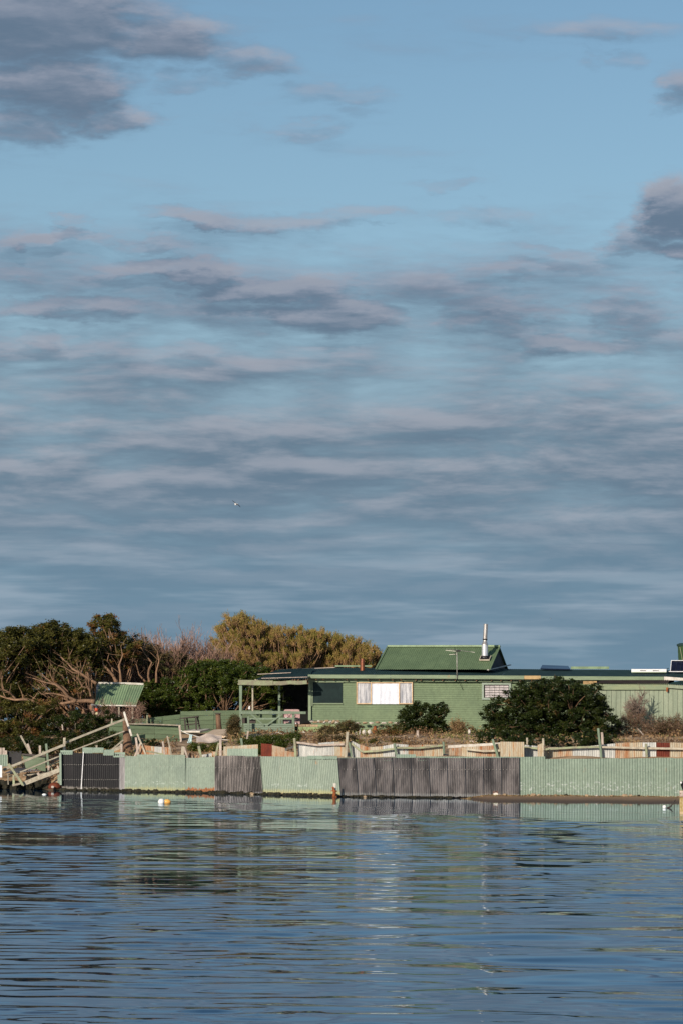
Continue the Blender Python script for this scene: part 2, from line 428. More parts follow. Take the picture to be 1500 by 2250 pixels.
class MB:
    def __init__(self):
        self.v, self.f = [], []

    def add(self, vs, fs):
        b = len(self.v)
        self.v += [tuple(q) for q in vs]
        self.f += [tuple(b + i for i in q) for q in fs]
        return self

    def box(self, c, s, rot=None):
        hx, hy, hz = s[0] / 2, s[1] / 2, s[2] / 2
        vs = [Vector((x, y, z)) for x in (-hx, hx) for y in (-hy, hy) for z in (-hz, hz)]
        if rot is not None:
            vs = [rot @ q for q in vs]
        c = Vector(c)
        return self.add([q + c for q in vs], [(0, 1, 3, 2), (4, 6, 7, 5), (0, 4, 5, 1), (2, 3, 7, 6), (0, 2, 6, 4), (1, 5, 7, 3)])

    def bar(self, a, b, w, d, bev=.12, wob=0.0, segs=1):
        """squared timber from a to b: w across the picture, d deep; chamfered, slightly uneven"""
        a, b = Vector(a), Vector(b)
        ax = (b - a).normalized()
        dep = Vector((0, 1, 0)) if abs(ax.y) < .8 else Vector((0, 0, 1))
        side = ax.cross(dep).normalized()
        dep = side.cross(ax).normalized()
        c = min(w, d) * bev
        prof = [(-w / 2 + c, -d / 2), (w / 2 - c, -d / 2), (w / 2, -d / 2 + c), (w / 2, d / 2 - c), (w / 2 - c, d / 2), (-w / 2 + c, d / 2), (-w / 2, d / 2 - c), (-w / 2, -d / 2 + c)]
        vs = []
        for i in range(segs + 1):
            t = i / segs
            o = a.lerp(b, t)
            if 0 < i < segs and wob:
                o = o + side * random.uniform(-wob, wob)
            kk = 1 + random.uniform(-.06, .06)
            vs += [o + side * x * kk + dep * y * kk for x, y in prof]
        fs = []
        for i in range(segs):
            for j in range(8):
                fs.append((i * 8 + j, i * 8 + (j + 1) % 8, (i + 1) * 8 + (j + 1) % 8, (i + 1) * 8 + j))
        fs += [tuple(range(8)), tuple(segs * 8 + 7 - j for j in range(8))]
        return self.add(vs, fs)

    def tube(self, pts, rad, n=6, cap=True):
        pts = [Vector(p) for p in pts]
        if not hasattr(rad, '__len__'):
            rad = [rad] * len(pts)
        vs, fs = [], []
        up = None
        for i, p in enumerate(pts):
            ax = (pts[min(i + 1, len(pts) - 1)] - pts[max(i - 1, 0)]).normalized()
            if up is None:
                up = ax.orthogonal().normalized()
            s1 = ax.cross(up)
            s1 = s1.normalized() if s1.length > 1e-6 else ax.orthogonal().normalized()
            up = s1.cross(ax).normalized()
            for j in range(n):
                a = 2 * math.pi * j / n
                vs.append(p + (s1 * math.cos(a) + up * math.sin(a)) * rad[i])
        for i in range(len(pts) - 1):
            for j in range(n):
                fs.append((i * n + j, i * n + (j + 1) % n, (i + 1) * n + (j + 1) % n, (i + 1) * n + j))
        if cap:
            fs += [tuple(n - 1 - j for j in range(n)), tuple((len(pts) - 1) * n + j for j in range(n))]
        return self.add(vs, fs)

    def lathe(self, c, prof, n=20, axis=None):
        """prof: (radius, height) pairs about a vertical axis through c"""
        c = Vector(c)
        q = (Vector(axis).to_track_quat('Z', 'Y') if axis is not None else None)
        vs, fs = [], []
        for r, h in prof:
            for j in range(n):
                a = 2 * math.pi * j / n
                p = Vector((r * math.cos(a), r * math.sin(a), h))
                vs.append(c + (q @ p if q else p))
        for i in range(len(prof) - 1):
            for j in range(n):
                fs.append((i * n + j, i * n + (j + 1) % n, (i + 1) * n + (j + 1) % n, (i + 1) * n + j))
        fs += [tuple(n - 1 - j for j in range(n)), tuple((len(prof) - 1) * n + j for j in range(n))]
        return self.add(vs, fs)

    def prism(self, poly, d):
        """front polygon (world points) pushed back by vector d"""
        poly = [Vector(p) for p in poly]
        d = Vector(d)
        n = len(poly)
        return self.add(poly + [p + d for p in poly], [tuple(range(n)), tuple(2 * n - 1 - i for i in range(n))] + [(i, i + n, (i + 1) % n + n, (i + 1) % n) for i in range(n)])

    def lump(self, c, r, seed=0, n=8, m=5, rough=.25):
        rr = random.Random(seed)
        c = Vector(c)
        r = r if hasattr(r, '__len__') else (r, r, r)
        vs = [c + Vector((0, 0, -r[2]))]
        for i in range(1, m):
            ph = math.pi * i / m - math.pi / 2
            for j in range(n):
                th = 2 * math.pi * (j + .5 * (i % 2)) / n
                kk = 1 + rr.uniform(-rough, rough)
                vs.append(c + Vector((r[0] * math.cos(ph) * math.cos(th) * kk, r[1] * math.cos(ph) * math.sin(th) * kk, r[2] * math.sin(ph) * kk)))
        vs.append(c + Vector((0, 0, r[2] * rr.uniform(.8, 1.1))))
        fs = [(0, 1 + (j + 1) % n, 1 + j) for j in range(n)]
        for i in range(m - 2):
            for j in range(n):
                a, b = 1 + i * n + j, 1 + i * n + (j + 1) % n
                fs.append((a, b, b + n, a + n))
        top = len(vs) - 1
        fs += [(top, 1 + (m - 2) * n + j, 1 + (m - 2) * n + (j + 1) % n) for j in range(n)]
        return self.add(vs, fs)

    def corr(self, bl, br, tr, tl, pitch=.076, amp=.009, rows=4, thick=0.0, warp=.008, res=6, ragged=0.0):
        """corrugated sheet between four corners, ribs running bottom to top"""
        bl, br, tr, tl = map(Vector, (bl, br, tr, tl))
        nrm = (br - bl).cross(tl - bl).normalized()
        if nrm.y > 0 or (abs(nrm.y) < .05 and nrm.z < 0):
            nrm = -nrm
        n = max(1, round((br - bl).length / pitch)) * res
        vs, fs = [], []
        wv = [random.uniform(-warp, warp) for _ in range(12)]
        rg = [random.uniform(-ragged, ragged) for _ in range(n + 1)]
        for r in range(rows + 1):
            v = r / rows
            for i in range(n + 1):
                u = i / n
                p = bl.lerp(br, u).lerp(tl.lerp(tr, u), v)
                k = amp * math.cos(2 * math.pi * i / res)
                k += wv[r % 12] * math.sin(u * 5 + wv[(r + 3) % 12] * 300) + wv[(r + 5) % 12] * math.sin(2.3 * u + v * 4)
                q = p + nrm * k
                if r == 0 and ragged:
                    q.z += rg[i] + .5 * rg[(i // 7) * 7 % (n + 1)]
                vs.append(q)
        for r in range(rows):
            for i in range(n):
                a = r * (n + 1) + i
                fs.append((a, a + 1, a + n + 2, a + n + 1))
        return self.add(vs, fs)


def finish(o, label=None, cat=None, group=None, kind=None):
    if label:
        o['label'] = label
    if cat:
        o['category'] = cat
    if group:
        o['group'] = group
    if kind:
        o['kind'] = kind
    return o


def obj(name, mb, mat, parent=None, label=None, cat=None, group=None, kind=None, smooth=False, origin=None, mesh=None):
    if mesh is None:
        v = np.array(mb.v, dtype=np.float64)
        if origin is None:
            lo, hi = v.min(0), v.max(0)
            origin = Vector(((lo[0] + hi[0]) / 2, (lo[1] + hi[1]) / 2, lo[2]))
        else:
            origin = Vector(origin)
        me = bpy.data.meshes.new(name)
        me.from_pydata((v - np.array(origin)).tolist(), [], mb.f)
        if smooth:
            me.polygons.foreach_set('use_smooth', [True] * len(me.polygons))
        me.materials.append(mat)
    else:
        me = mesh
    o = bpy.data.objects.new(name, me)
    COL.objects.link(o)
    ORG[o.name] = origin
    if parent is not None:
        o.parent = parent
        o.location = origin - ORG[parent.name]
    else:
        o.location = origin
    return finish(o, label, cat, group, kind)


def thing(name, loc, label, cat, group=None):
    o = bpy.data.objects.new(name, None)
    o.empty_display_size = .3
    COL.objects.link(o)
    o.location = Vector(loc)
    ORG[o.name] = Vector(loc)
    return finish(o, label, cat, group)


def soup(name, V4, tone, mat, parent, k=4, **kw):
    """many loose small polygons in one mesh, V4: (n,k,3) world points, tone: (n,k) or (n,)"""
    n = len(V4)
    origin = Vector(ORG[parent.name]) if parent is not None else Vector(kw.get('origin', (0, 0, 0)))
    kw.pop('origin', None)
    me = bpy.data.meshes.new(name)
    me.vertices.add(n * k)
    me.vertices.foreach_set('co', (V4.reshape(-1, 3) - np.array(origin)).astype(np.float32).ravel())
    me.loops.add(n * k)
    me.loops.foreach_set('vertex_index', np.arange(n * k, dtype=np.int32))
    me.polygons.add(n)
    me.polygons.foreach_set('loop_start', np.arange(0, n * k, k, dtype=np.int32))
    me.polygons.foreach_set('loop_total', np.full(n, k, dtype=np.int32))
    me.update()
    if tone.ndim == 1:
        tone = np.repeat(tone[:, None], k, 1)
    a = me.attributes.new('tone', 'FLOAT', 'POINT')
    a.data.foreach_set('value', tone.astype(np.float32).ravel())
    me.materials.append(mat)
    return obj(name, None, mat, parent, mesh=me, origin=origin, **kw)


# ------------------------------------------------------------------ ground, beach, water
FX = [-600, 0, 133, 472, 745, 1140, 1500, 2100]
FY = [139, 138, 136, 131.6, 126.2, 124.6, 124.0, 124]


def fence_y(px):
    return float(np.interp(px, FX, FY))


def ground_z(x, y):
    x = np.asarray(x, float)
    y = np.asarray(y, float)
    px = 750 + x / np.maximum(y, 1) * F
    s = y - np.interp(px, FX, FY)
    right = np.clip((px - 830) / 240, 0, 1)
    left = np.clip((170 - px) / 60, 0, 1)
    za = np.interp(s, [-40, -14, -3, .14, .45, 2.5, 7, 17, 30, 80, 400, 3000], [-3, -1.6, -.6, -.5, .9, 1.55, 2.05, 2.72, 3.0, 3.2, 2, 2])
    zb = np.interp(s, [-40, -14, -7.2, -3, .14, .45, 2.5, 7, 17, 30, 80, 400, 3000], [-3, -.7, -.02, .10, .16, .9, 1.55, 2.05, 2.72, 3.0, 3.2, 2, 2])
    zc = np.interp(s, [-40, -14, 0, 1.2, 4, 9, 17, 30, 80, 400, 3000], [-3, -1.6, -.25, .15, .9, 2.0, 2.72, 3.0, 3.2, 2, 2])
    z = za * (1 - right) + zb * right
    z = z * (1 - left) + zc * left
    return z + np.where(s > .6, .06 * np.sin(x * 1.7 + y * .6) * np.cos(y * 1.3 - x * .4), .012 * np.sin(x * 2.1) * (s > -9))


def gz(x, y):
    return float(ground_z(x, y))


def grid_object(name, xs, ys, Z, mat, kind='structure', smooth=True):
    nx, ny = len(xs), len(ys)
    X, Y = np.meshgrid(xs, ys)
    co = np.stack([X, Y, Z], -1).reshape(-1, 3).astype(np.float32)
    me = bpy.data.meshes.new(name)
    me.vertices.add(nx * ny)
    me.vertices.foreach_set('co', co.ravel())
    i = np.arange(ny - 1)[:, None] * nx + np.arange(nx - 1)[None, :]
    q = np.stack([i, i + 1, i + nx + 1, i + nx], -1).reshape(-1, 4).astype(np.int32)
    me.loops.add(q.size)
    me.loops.foreach_set('vertex_index', q.ravel())
    me.polygons.add(len(q))
    me.polygons.foreach_set('loop_start', np.arange(0, q.size, 4, dtype=np.int32))
    me.polygons.foreach_set('loop_total', np.full(len(q), 4, dtype=np.int32))
    me.polygons.foreach_set('use_smooth', np.ones(len(q), dtype=bool))
    me.update()
    me.materials.append(mat)
    o = bpy.data.objects.new(name, me)
    COL.objects.link(o)
    ORG[o.name] = Vector((0, 0, 0))
    return finish(o, kind=kind)


gm = bpy.data.materials.new('sandy_soil')
gm.use_nodes = True
t = NT(gm.node_tree)
bs = gm.node_tree.nodes['Principled BSDF']
tg = t.n('ShaderNodeTexCoord')
c = t.ramp(t.noise(tg.outputs['Object'], .9, 6, .65), [(.30, (.07, .046, .026)), (.42, (.26, .165, .09)), (.56, (.48, .33, .20)), (.75, (.60, .46, .32))])
c = t.mix(.6, c, t.ramp(t.noise(tg.outputs['Object'], 14, 4, .7), [(.3, (.5, .5, .5)), (.7, (1.2, 1.2, 1.2))]), 'MULTIPLY')
wetz = t.n('ShaderNodeSeparateXYZ')
t.put(wetz.inputs[0], tg.outputs['Object'])
wet = t.rng(wetz.outputs[2], .45, .02)
sandc = t.mix(t.rng(wetz.outputs[2], .02, .17), (.085, .050, .028, 1), (.30, .185, .10, 1))
sandc = t.mix(.5, sandc, t.ramp(t.noise(tg.outputs['Object'], 5, 5, .7), [(.3, (.6, .6, .6)), (.7, (1.25, 1.2, 1.1))]), 'MULTIPLY')
c = t.mix(wet, c, sandc)
t.put(bs.inputs['Base Color'], c)
bs.inputs['Roughness'].default_value = .85
bn = t.n('ShaderNodeBump')
bn.inputs['Distance'].default_value = .04
t.put(bn.inputs['Height'], t.noise(tg.outputs['Object'], 7, 5, .7))
t.put(bs.inputs['Normal'], bn.outputs[0])

gpx = np.concatenate([[-200000, -40000, -12000, -4000, -1500, -700], np.arange(-300, 1821, 16), [2100, 2800, 4500, 12000, 40000, 200000]])
gs = np.concatenate([[-110, -60, -30, -20, -14, -11], np.arange(-9, -.5, .35), [-.3, 0, .16, .36, .6, .9, 1.2, 1.5], np.arange(1.8, 34, .4), [36, 42, 55, 80, 140, 300, 900, 3000, 9000]])
GP, GS = np.meshgrid(gpx, gs)
GYY = np.interp(GP, FX, FY) + GS
GXX = (GP - 750) / F * GYY
HH = ground_z(GXX, GYY)
nx, ny = len(gpx), len(gs)
me = bpy.data.meshes.new('ground')
idx = [(j * nx + i, j * nx + i + 1, (j + 1) * nx + i + 1, (j + 1) * nx + i) for j in range(ny - 1) for i in range(nx - 1)]
me.from_pydata(np.stack([GXX, GYY, HH], -1).reshape(-1, 3).tolist(), [], idx)
me.polygons.foreach_set('use_smooth', [True] * len(me.polygons))
me.materials.append(gm)
o = bpy.data.objects.new('ground', me)
COL.objects.link(o)
finish(o, kind='structure')

wm = bpy.data.materials.new('lagoon_water')
wm.use_nodes = True
t = NT(wm.node_tree)
wm.node_tree.nodes.remove(wm.node_tree.nodes['Principled BSDF'])
body = t.n('ShaderNodeBsdfDiffuse')
body.inputs['Color'].default_value = (.003, .024, .062, 1)
gl = t.n('ShaderNodeBsdfGlossy')
gl.inputs['Color'].default_value = (.83, .92, 1.0, 1)
gl.inputs['Roughness'].default_value = .03
fr = t.n('ShaderNodeFresnel')
fr.inputs['IOR'].default_value = 1.333
mx = t.n('ShaderNodeMixShader')
t.put(mx.inputs[0], fr.outputs[0])
t.put(mx.inputs[1], body.outputs[0])
t.put(mx.inputs[2], gl.outputs[0])
t.put(wm.node_tree.nodes['Material Output'].inputs[0], mx.outputs[0])

# waves: many long-crested ripples, calm in the lee of the fence
xs = np.concatenate([[-6000, -1500, -400, -120, -50, -30], np.arange(-19, 19.01, .14), [30, 50, 120, 400, 1500, 6000]])
ys = np.concatenate([[-3000, -600, -100, 0, 10, 17], np.arange(20, 60, .075), np.arange(60, 95, .1), np.arange(95, 140, .16), [150, 300, 1000, 6000, 9000]])
WX, WY = np.meshgrid(xs.astype(np.float32), ys.astype(np.float32))
px = 750 + WX / np.maximum(WY, 5) * F
lee = np.interp(px, FX, FY)


def waves(n, l0, l1, slope, spread, seed, mean=0.0):
    r = np.random.default_rng(seed)
    Z = np.zeros_like(WX)
    for i in range(n):
        lam = math.exp(r.uniform(math.log(l0), math.log(l1)))
        th = r.normal(mean, spread)
        kk = 2 * math.pi / lam
        amp = slope * math.sqrt(2.0 / n) / kk
        Z += (amp * np.sin(kk * (WX * math.sin(th) + WY * math.cos(th)) + r.uniform(0, 6.28))).astype(np.float32)
    return Z


def patches(seed, lx, ly):
    r = np.random.default_rng(seed)
    Z = np.zeros_like(WX)
    for i in range(12):
        Z += np.sin(WX * r.normal(0, 1) * 2 * math.pi / lx + WY * r.normal(0, 1) * 2 * math.pi / ly + r.uniform(0, 6.28)).astype(np.float32)
    return Z / math.sqrt(6)


calm = np.clip((lee - np.interp(px, [0, 700, 1500], [9, 12, 19]) - 1.5 * np.sin(WX * .35) - WY) / 9.0, 0, 1)
calm = calm * calm * (3 - 2 * calm)
gust = np.clip(1 + .7 * patches(3, 7, 14), .1, 2.4)
gust2 = np.clip(1 + .5 * patches(4, 5, 14), .15, 2.0)
edge = np.clip((19 - np.abs(WX)) / 2, 0, 1) * np.clip((WY - 20) / 2, 0, 1)
Z = (waves(46, 1.0, 4.2, .0200, R(19), 11, R(3)) * np.clip(1 + .5 * patches(5, 12, 16), .3, 1.9) * (.03 + calm) +
     waves(48, .5, 1.1, .0215, R(20), 12, R(-4)) * gust * (.03 + calm) +
     waves(40, .24, .5, .0095, R(24), 13, R(5)) * (.8 * gust2 + 5.0 * np.clip((29.7 - WX * .08 - WY) / .9, 0, 1) * np.clip((.6 - WX) / 1.6, 0, 1)) * (.03 + calm)) * edge
Z += waves(10, .7, 1.6, .0020, R(30), 17) * edge
water = grid_object('water', xs, ys, Z, wm)


# ------------------------------------------------------------------ plants
DENS = (3.6, 1.75, .62)
def leaf_quads(C, size, tone, flat=.5, up=None):
    """diamond leaves at centres C (n,3)"""
    size = size * .82
    n = len(C)
    a = rng.normal(size=(n, 3))
    a[:, 2] *= flat
    a /= np.linalg.norm(a, axis=1)[:, None]
    b = np.cross(a, rng.normal(size=(n, 3)))
    b /= np.linalg.norm(b, axis=1)[:, None] + 1e-9
    s = size * rng.uniform(.6, 1.35, n)[:, None]
    nrm = np.cross(a, b)
    return np.stack([C - a * s, C + b * s * .42 + nrm * s * .12, C + a * s, C - b * s * .42 + nrm * s * .12], 1)


def curve(a, b, bend, n=5):
    a, b = Vector(a), Vector(b)
    L = (b - a).length
    m = a.lerp(b, .5) + Vector((random.uniform(-1, 1), random.uniform(-1, 1), random.uniform(-.4, .9))) * L * bend
    pts = []
    for i in range(n + 1):
        q = i / n
        pts.append(a * (1 - q) ** 2 + m * 2 * q * (1 - q) + b * q * q + Vector((random.uniform(-1, 1), random.uniform(-1, 1), random.uniform(-1, 1))) * L * .018 * (0 < i < n))
    return pts


def limbs(mb, roots, tips, r0, bend=.16):
    tips = [Vector(q) for q in tips]
    K = max(2, int(math.sqrt(len(tips)) * 1.1))
    cen = random.sample(tips, min(K, len(tips)))
    grp = [[] for _ in cen]
    for q in tips:
        grp[min(range(len(cen)), key=lambda i: (q - cen[i]).length)].append(q)
    for gq in grp:
        if not gq:
            continue
        m = sum(gq, Vector()) / len(gq)
        root = min(roots, key=lambda r: (Vector(r) - m).length * random.uniform(.8, 1.2))
        root = Vector(root)
        node = root.lerp(m, .62)
        ps = curve(root, node, bend, 6)
        mb.tube(ps, [r0 * (1 - .55 * i / 6) for i in range(7)], 6)
        for q in gq:
            st = ps[random.choice([4, 5, 6])]
            qs = curve(st, q, bend * 1.2, 4)
            mb.tube(qs, [r0 * .36 * (1 - .75 * i / 4) + .004 for i in range(5)], 5)


def envelope_points(ells, Y, depth, n, fill=.35, seed=0):
    """points inside the union of screen ellipses (cx,cy,rx,ry), rounded in depth"""
    r = random.Random(seed)
    wts = [e[2] * e[3] for e in ells]
    out = []
    while len(out) < n:
        e_ = r.choices(ells, wts)[0]
        cx, cy, rx, ry = e_[:4]
        Yo = e_[4] if len(e_) > 4 else 0.0
        th = r.uniform(0, 2 * math.pi)
        q = r.random() ** fill
        x, y = cx + rx * q * math.cos(th), cy + ry * q * math.sin(th)
        dd = math.sqrt(max(0, 1 - q * q))
        out.append(P(x, y, Y + Yo - depth * dd * r.uniform(.2, 1.0) + depth * .3 * r.random()))
    return out


def plant(name, label, cat, ells, Y, depth, nclump, nleaf, leaf, mat, bark, roots=None, r0=.07, clump_r=.42, group=None, fill=.5, seed=1, squash=.7,
          brown=0.0, core=0.0, twigs=0):
    base = roots[0] if roots else P(ells[0][0], ells[0][1] + ells[0][3], Y)
    nclump, nleaf, clump_r = int(nclump * DENS[0]), int(nleaf * DENS[1]), clump_r * DENS[2]
    bx, by = base[0], base[1]
    root_obj = thing(name, (bx, by, min(base[2], gz(bx, by))), label, cat, group)
    roots = roots or [Vector((bx, by, gz(bx, by) - .1))]
    tips = envelope_points(ells, Y, depth, nclump, fill, seed)
    mb = MB()
    tied = [q for q in tips[:max(8, nclump // 3)] if q.y > Y - depth - .6]
    limbs(mb, roots, tied, r0)
    for q in range(twigs):
        tq = random.choice(tied)
        mb.tube(curve(tq, tq + Vector((random.uniform(-1, 1), random.uniform(-1.2, .2), random.uniform(-.3, 1))) * clump_r * 1.3, .3, 3), [.012, .009, .006, .003], 3)
    obj('branch', mb, bark, root_obj, smooth=True)
    T = np.array([tuple(q) for q in tips])
    ci = rng.integers(0, len(T), nleaf)
    cr = clump_r * rng.uniform(.6, 1.25, len(T))
    d = rng.normal(size=(nleaf, 3))
    d /= np.linalg.norm(d, axis=1)[:, None]
    rad = cr[ci] * np.abs(rng.normal(.55, .38, nleaf))
    C = T[ci] + d * rad[:, None] * np.array([1, 1, squash])
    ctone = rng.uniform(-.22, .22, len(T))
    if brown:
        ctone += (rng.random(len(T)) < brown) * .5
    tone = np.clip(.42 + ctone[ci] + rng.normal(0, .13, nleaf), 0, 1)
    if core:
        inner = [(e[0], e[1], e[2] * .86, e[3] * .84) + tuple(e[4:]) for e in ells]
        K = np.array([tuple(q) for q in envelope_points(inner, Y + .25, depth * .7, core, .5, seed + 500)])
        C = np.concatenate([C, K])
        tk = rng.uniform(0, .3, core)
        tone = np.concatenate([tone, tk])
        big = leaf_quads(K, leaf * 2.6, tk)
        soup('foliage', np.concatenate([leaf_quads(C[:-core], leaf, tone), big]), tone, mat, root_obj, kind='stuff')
        return root_obj
    soup('foliage', leaf_quads(C, leaf, tone), tone, mat, root_obj, kind='stuff')
    return root_obj


def brush_tree(name, label, ells, Y, depth, nclump, roots, r0, group, lean, seed, nb=20, L=.56):
    """wind-swept tree whose crown is made of upright brushes of fine needles"""
    base = roots[0]
    ro = thing(name, (base[0], base[1], gz(base[0], base[1])), label, 'tree', group)
    tips = envelope_points(ells, Y, depth, int(nclump * 5.4), .5, seed)
    mb = MB()
    cb, dirs = [], []
    for q in tips:
        rt = min(roots, key=lambda r: (Vector(r) - q).length)
        d = (q - Vector(rt)).normalized() * .9 + Vector(lean)
        d = d.normalized()
        cb.append(q - d * L * .62)
        dirs.append(d)
    limbs(mb, roots, cb, r0, .10)
    obj('branch', mb, bark_mat, ro, smooth=True)
    quads, tones = [], []
    for q, d in zip(cb, dirs):
        sc = random.uniform(.7, 1.15)
        ct = random.uniform(-.16, .12)
        D = np.array(d) + rng.normal(0, .24, (nb, 3))
        D /= np.linalg.norm(D, axis=1)[:, None]
        l = L * sc * rng.uniform(.65, 1.1, nb)
        # stems
        o = np.array(q)
        side = np.cross(D, rng.normal(size=(nb, 3)))
        side /= np.linalg.norm(side, axis=1)[:, None]
        w = .014
        a = o + D * (l * .12)[:, None]
        b = o + D * l[:, None]
        quads.append(np.stack([a - side * w, a + side * w, b + side * w * .4, b - side * w * .4], 1))
        tones.append(np.stack([np.full(nb, .22 + ct), np.full(nb, .22 + ct), np.full(nb, .6 + ct), np.full(nb, .6 + ct)], 1))
        # needles along the stems
        m = 11
        tt = rng.uniform(.30, 1.05, (nb, m))
        C = o + D[:, None, :] * (l[:, None] * tt)[:, :, None] + rng.normal(0, .035, (nb, m, 3))
        nd = D[:, None, :] + rng.normal(0, .38, (nb, m, 3))
        nd /= np.linalg.norm(nd, axis=2)[:, :, None]
        sd = np.cross(nd, rng.normal(size=(nb, m, 3)))
        sd /= np.linalg.norm(sd, axis=2)[:, :, None]
        hl, hw = .062, .013
        Q = np.stack([C - nd * hl, C + sd * hw, C + nd * hl, C - sd * hw], 2).reshape(-1, 4, 3)
        quads.append(Q)
        tn = np.clip(tt * .80 + .12 + ct + rng.normal(0, .07, (nb, m)), 0, 1).reshape(-1)
        tones.append(np.repeat(tn[:, None], 4, 1))
    soup('needles', np.concatenate(quads), np.clip(np.concatenate(tones), 0, 1), brush_mat, ro, kind='stuff')
    return ro


def twig_shrub(name, label, base, height, spread, n_stem, mat, group=None, cat='shrub', levels=4, lean=(0, 0, 0), seed=0, r0=.022, leafy=0, leafmat=None, up=1.0, wide=.42):
    r = random.Random(seed)
    base = Vector(base)
    ro = thing(name, base, label, cat, group)
    segs, tn, tipsl = [], [], []

    def grow(p, d, l, rad, lev):
        n = 3
        tone = r.random()
        for i in range(n):
            d = (d + Vector((r.gauss(0, .16), r.gauss(0, .16), r.gauss(0, .12) + .05 * up))).normalized()
            q = p + d * l / n
            segs.append((p, q, rad * (1 - .25 * i / n), rad * (1 - .25 * (i + 1) / n)))
            tn.append(tone)
            p = q
            if lev > 0 and (i > 0 or lev < levels):
                for _ in range(1 if r.random() < .45 else 2):
                    dd = (d + Vector((r.gauss(0, wide), r.gauss(0, wide), r.gauss(0, wide * .7) + .12 * up))).normalized()
                    grow(p, dd, l * r.uniform(.5, .78), rad * .72, lev - 1)
        tipsl.append(p)

    for _ in range(n_stem):
        d = Vector((r.gauss(0, spread), r.gauss(0, spread), 1)) + Vector(lean)
        grow(base + Vector((r.gauss(0, .08), r.gauss(0, .08), -.05)), d.normalized(), height * r.uniform(.42, .62), r0, levels)
    A = np.array([tuple(s[0]) for s in segs])
    B = np.array([tuple(s[1]) for s in segs])
    ra = np.array([s[2] for s in segs])[:, None]
    rb = np.array([s[3] for s in segs])[:, None]
    ax = B - A
    ax /= np.linalg.norm(ax, axis=1)[:, None] + 1e-9
    s1 = np.cross(ax, np.array([.3, .1, .95]))
    s1 /= np.linalg.norm(s1, axis=1)[:, None] + 1e-9
    s2 = np.cross(ax, s1)
    tri = []
    for j in range(3):
        a0, a1 = 2 * math.pi * j / 3, 2 * math.pi * (j + 1) / 3
        u0, u1 = s1 * math.cos(a0) + s2 * math.sin(a0), s1 * math.cos(a1) + s2 * math.sin(a1)
        tri.append(np.stack([A + u0 * ra, A + u1 * ra, B + u1 * rb, B + u0 * rb], 1))
    Q = np.concatenate(tri)
    T = np.tile(np.array(tn), 3)
    soup('twigs', Q, T, mat, ro, kind='stuff')
    if leafy:
        tp = np.array([tuple(q) for q in tipsl])
        C = tp[rng.integers(0, len(tp), leafy)] + rng.normal(0, .06, (leafy, 3))
        tone = rng.random(leafy)
        soup('foliage', leaf_quads(C, .045, tone), tone, leafmat, ro, kind='stuff')
    return ro


# left wood: trees one can tell apart
def root(px, Y, dz=-.1):
    x = (px - 750) / F * Y
    return Vector((x, Y, gz(x, Y) + dz))


WOOD = 'trees of the wind-shaped wood left of the house'
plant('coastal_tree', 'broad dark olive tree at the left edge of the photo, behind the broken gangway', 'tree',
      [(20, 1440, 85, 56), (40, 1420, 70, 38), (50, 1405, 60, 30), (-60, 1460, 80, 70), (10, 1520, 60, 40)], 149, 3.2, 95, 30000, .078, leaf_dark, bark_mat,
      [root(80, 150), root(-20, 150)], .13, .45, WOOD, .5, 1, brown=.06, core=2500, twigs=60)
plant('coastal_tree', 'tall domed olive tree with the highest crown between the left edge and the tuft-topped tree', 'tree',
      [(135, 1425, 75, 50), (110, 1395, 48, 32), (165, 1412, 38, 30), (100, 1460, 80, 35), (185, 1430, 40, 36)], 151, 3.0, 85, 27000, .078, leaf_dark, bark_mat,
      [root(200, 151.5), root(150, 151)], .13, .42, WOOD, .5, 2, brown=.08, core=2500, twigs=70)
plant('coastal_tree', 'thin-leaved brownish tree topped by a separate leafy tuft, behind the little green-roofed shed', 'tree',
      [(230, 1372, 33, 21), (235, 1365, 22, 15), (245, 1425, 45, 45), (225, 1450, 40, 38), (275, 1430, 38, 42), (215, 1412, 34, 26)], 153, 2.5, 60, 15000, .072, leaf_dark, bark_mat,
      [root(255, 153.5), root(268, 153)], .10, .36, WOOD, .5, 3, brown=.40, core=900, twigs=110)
plant('coastal_tree', 'sparse red-brown tree with pale upright stems right of the tuft-topped tree', 'tree',
      [(305, 1440, 34, 45), (340, 1455, 36, 40), (385, 1465, 34, 34)], 155, 2.2, 60, 9000, .06, leaf_brown, bark_mat,
      [root(300, 155), root(345, 155), root(385, 155)], .09, .34, WOOD, .6, 4, brown=.3, twigs=160)
plant('coastal_tree', 'low spreading tree with bare pinkish limbs left of the little green-roofed shed', 'tree',
      [(140, 1500, 70, 38), (90, 1520, 60, 34), (190, 1475, 40, 32), (170, 1520, 40, 22)], 147.5, 1.6, 34, 4500, .07, leaf_dark, bark_mat,
      [root(212, 148, .2)], .17, .32, WOOD, .7, 5, brown=.25, twigs=110)
lowtree = bpy.data.objects['coastal_tree.004']
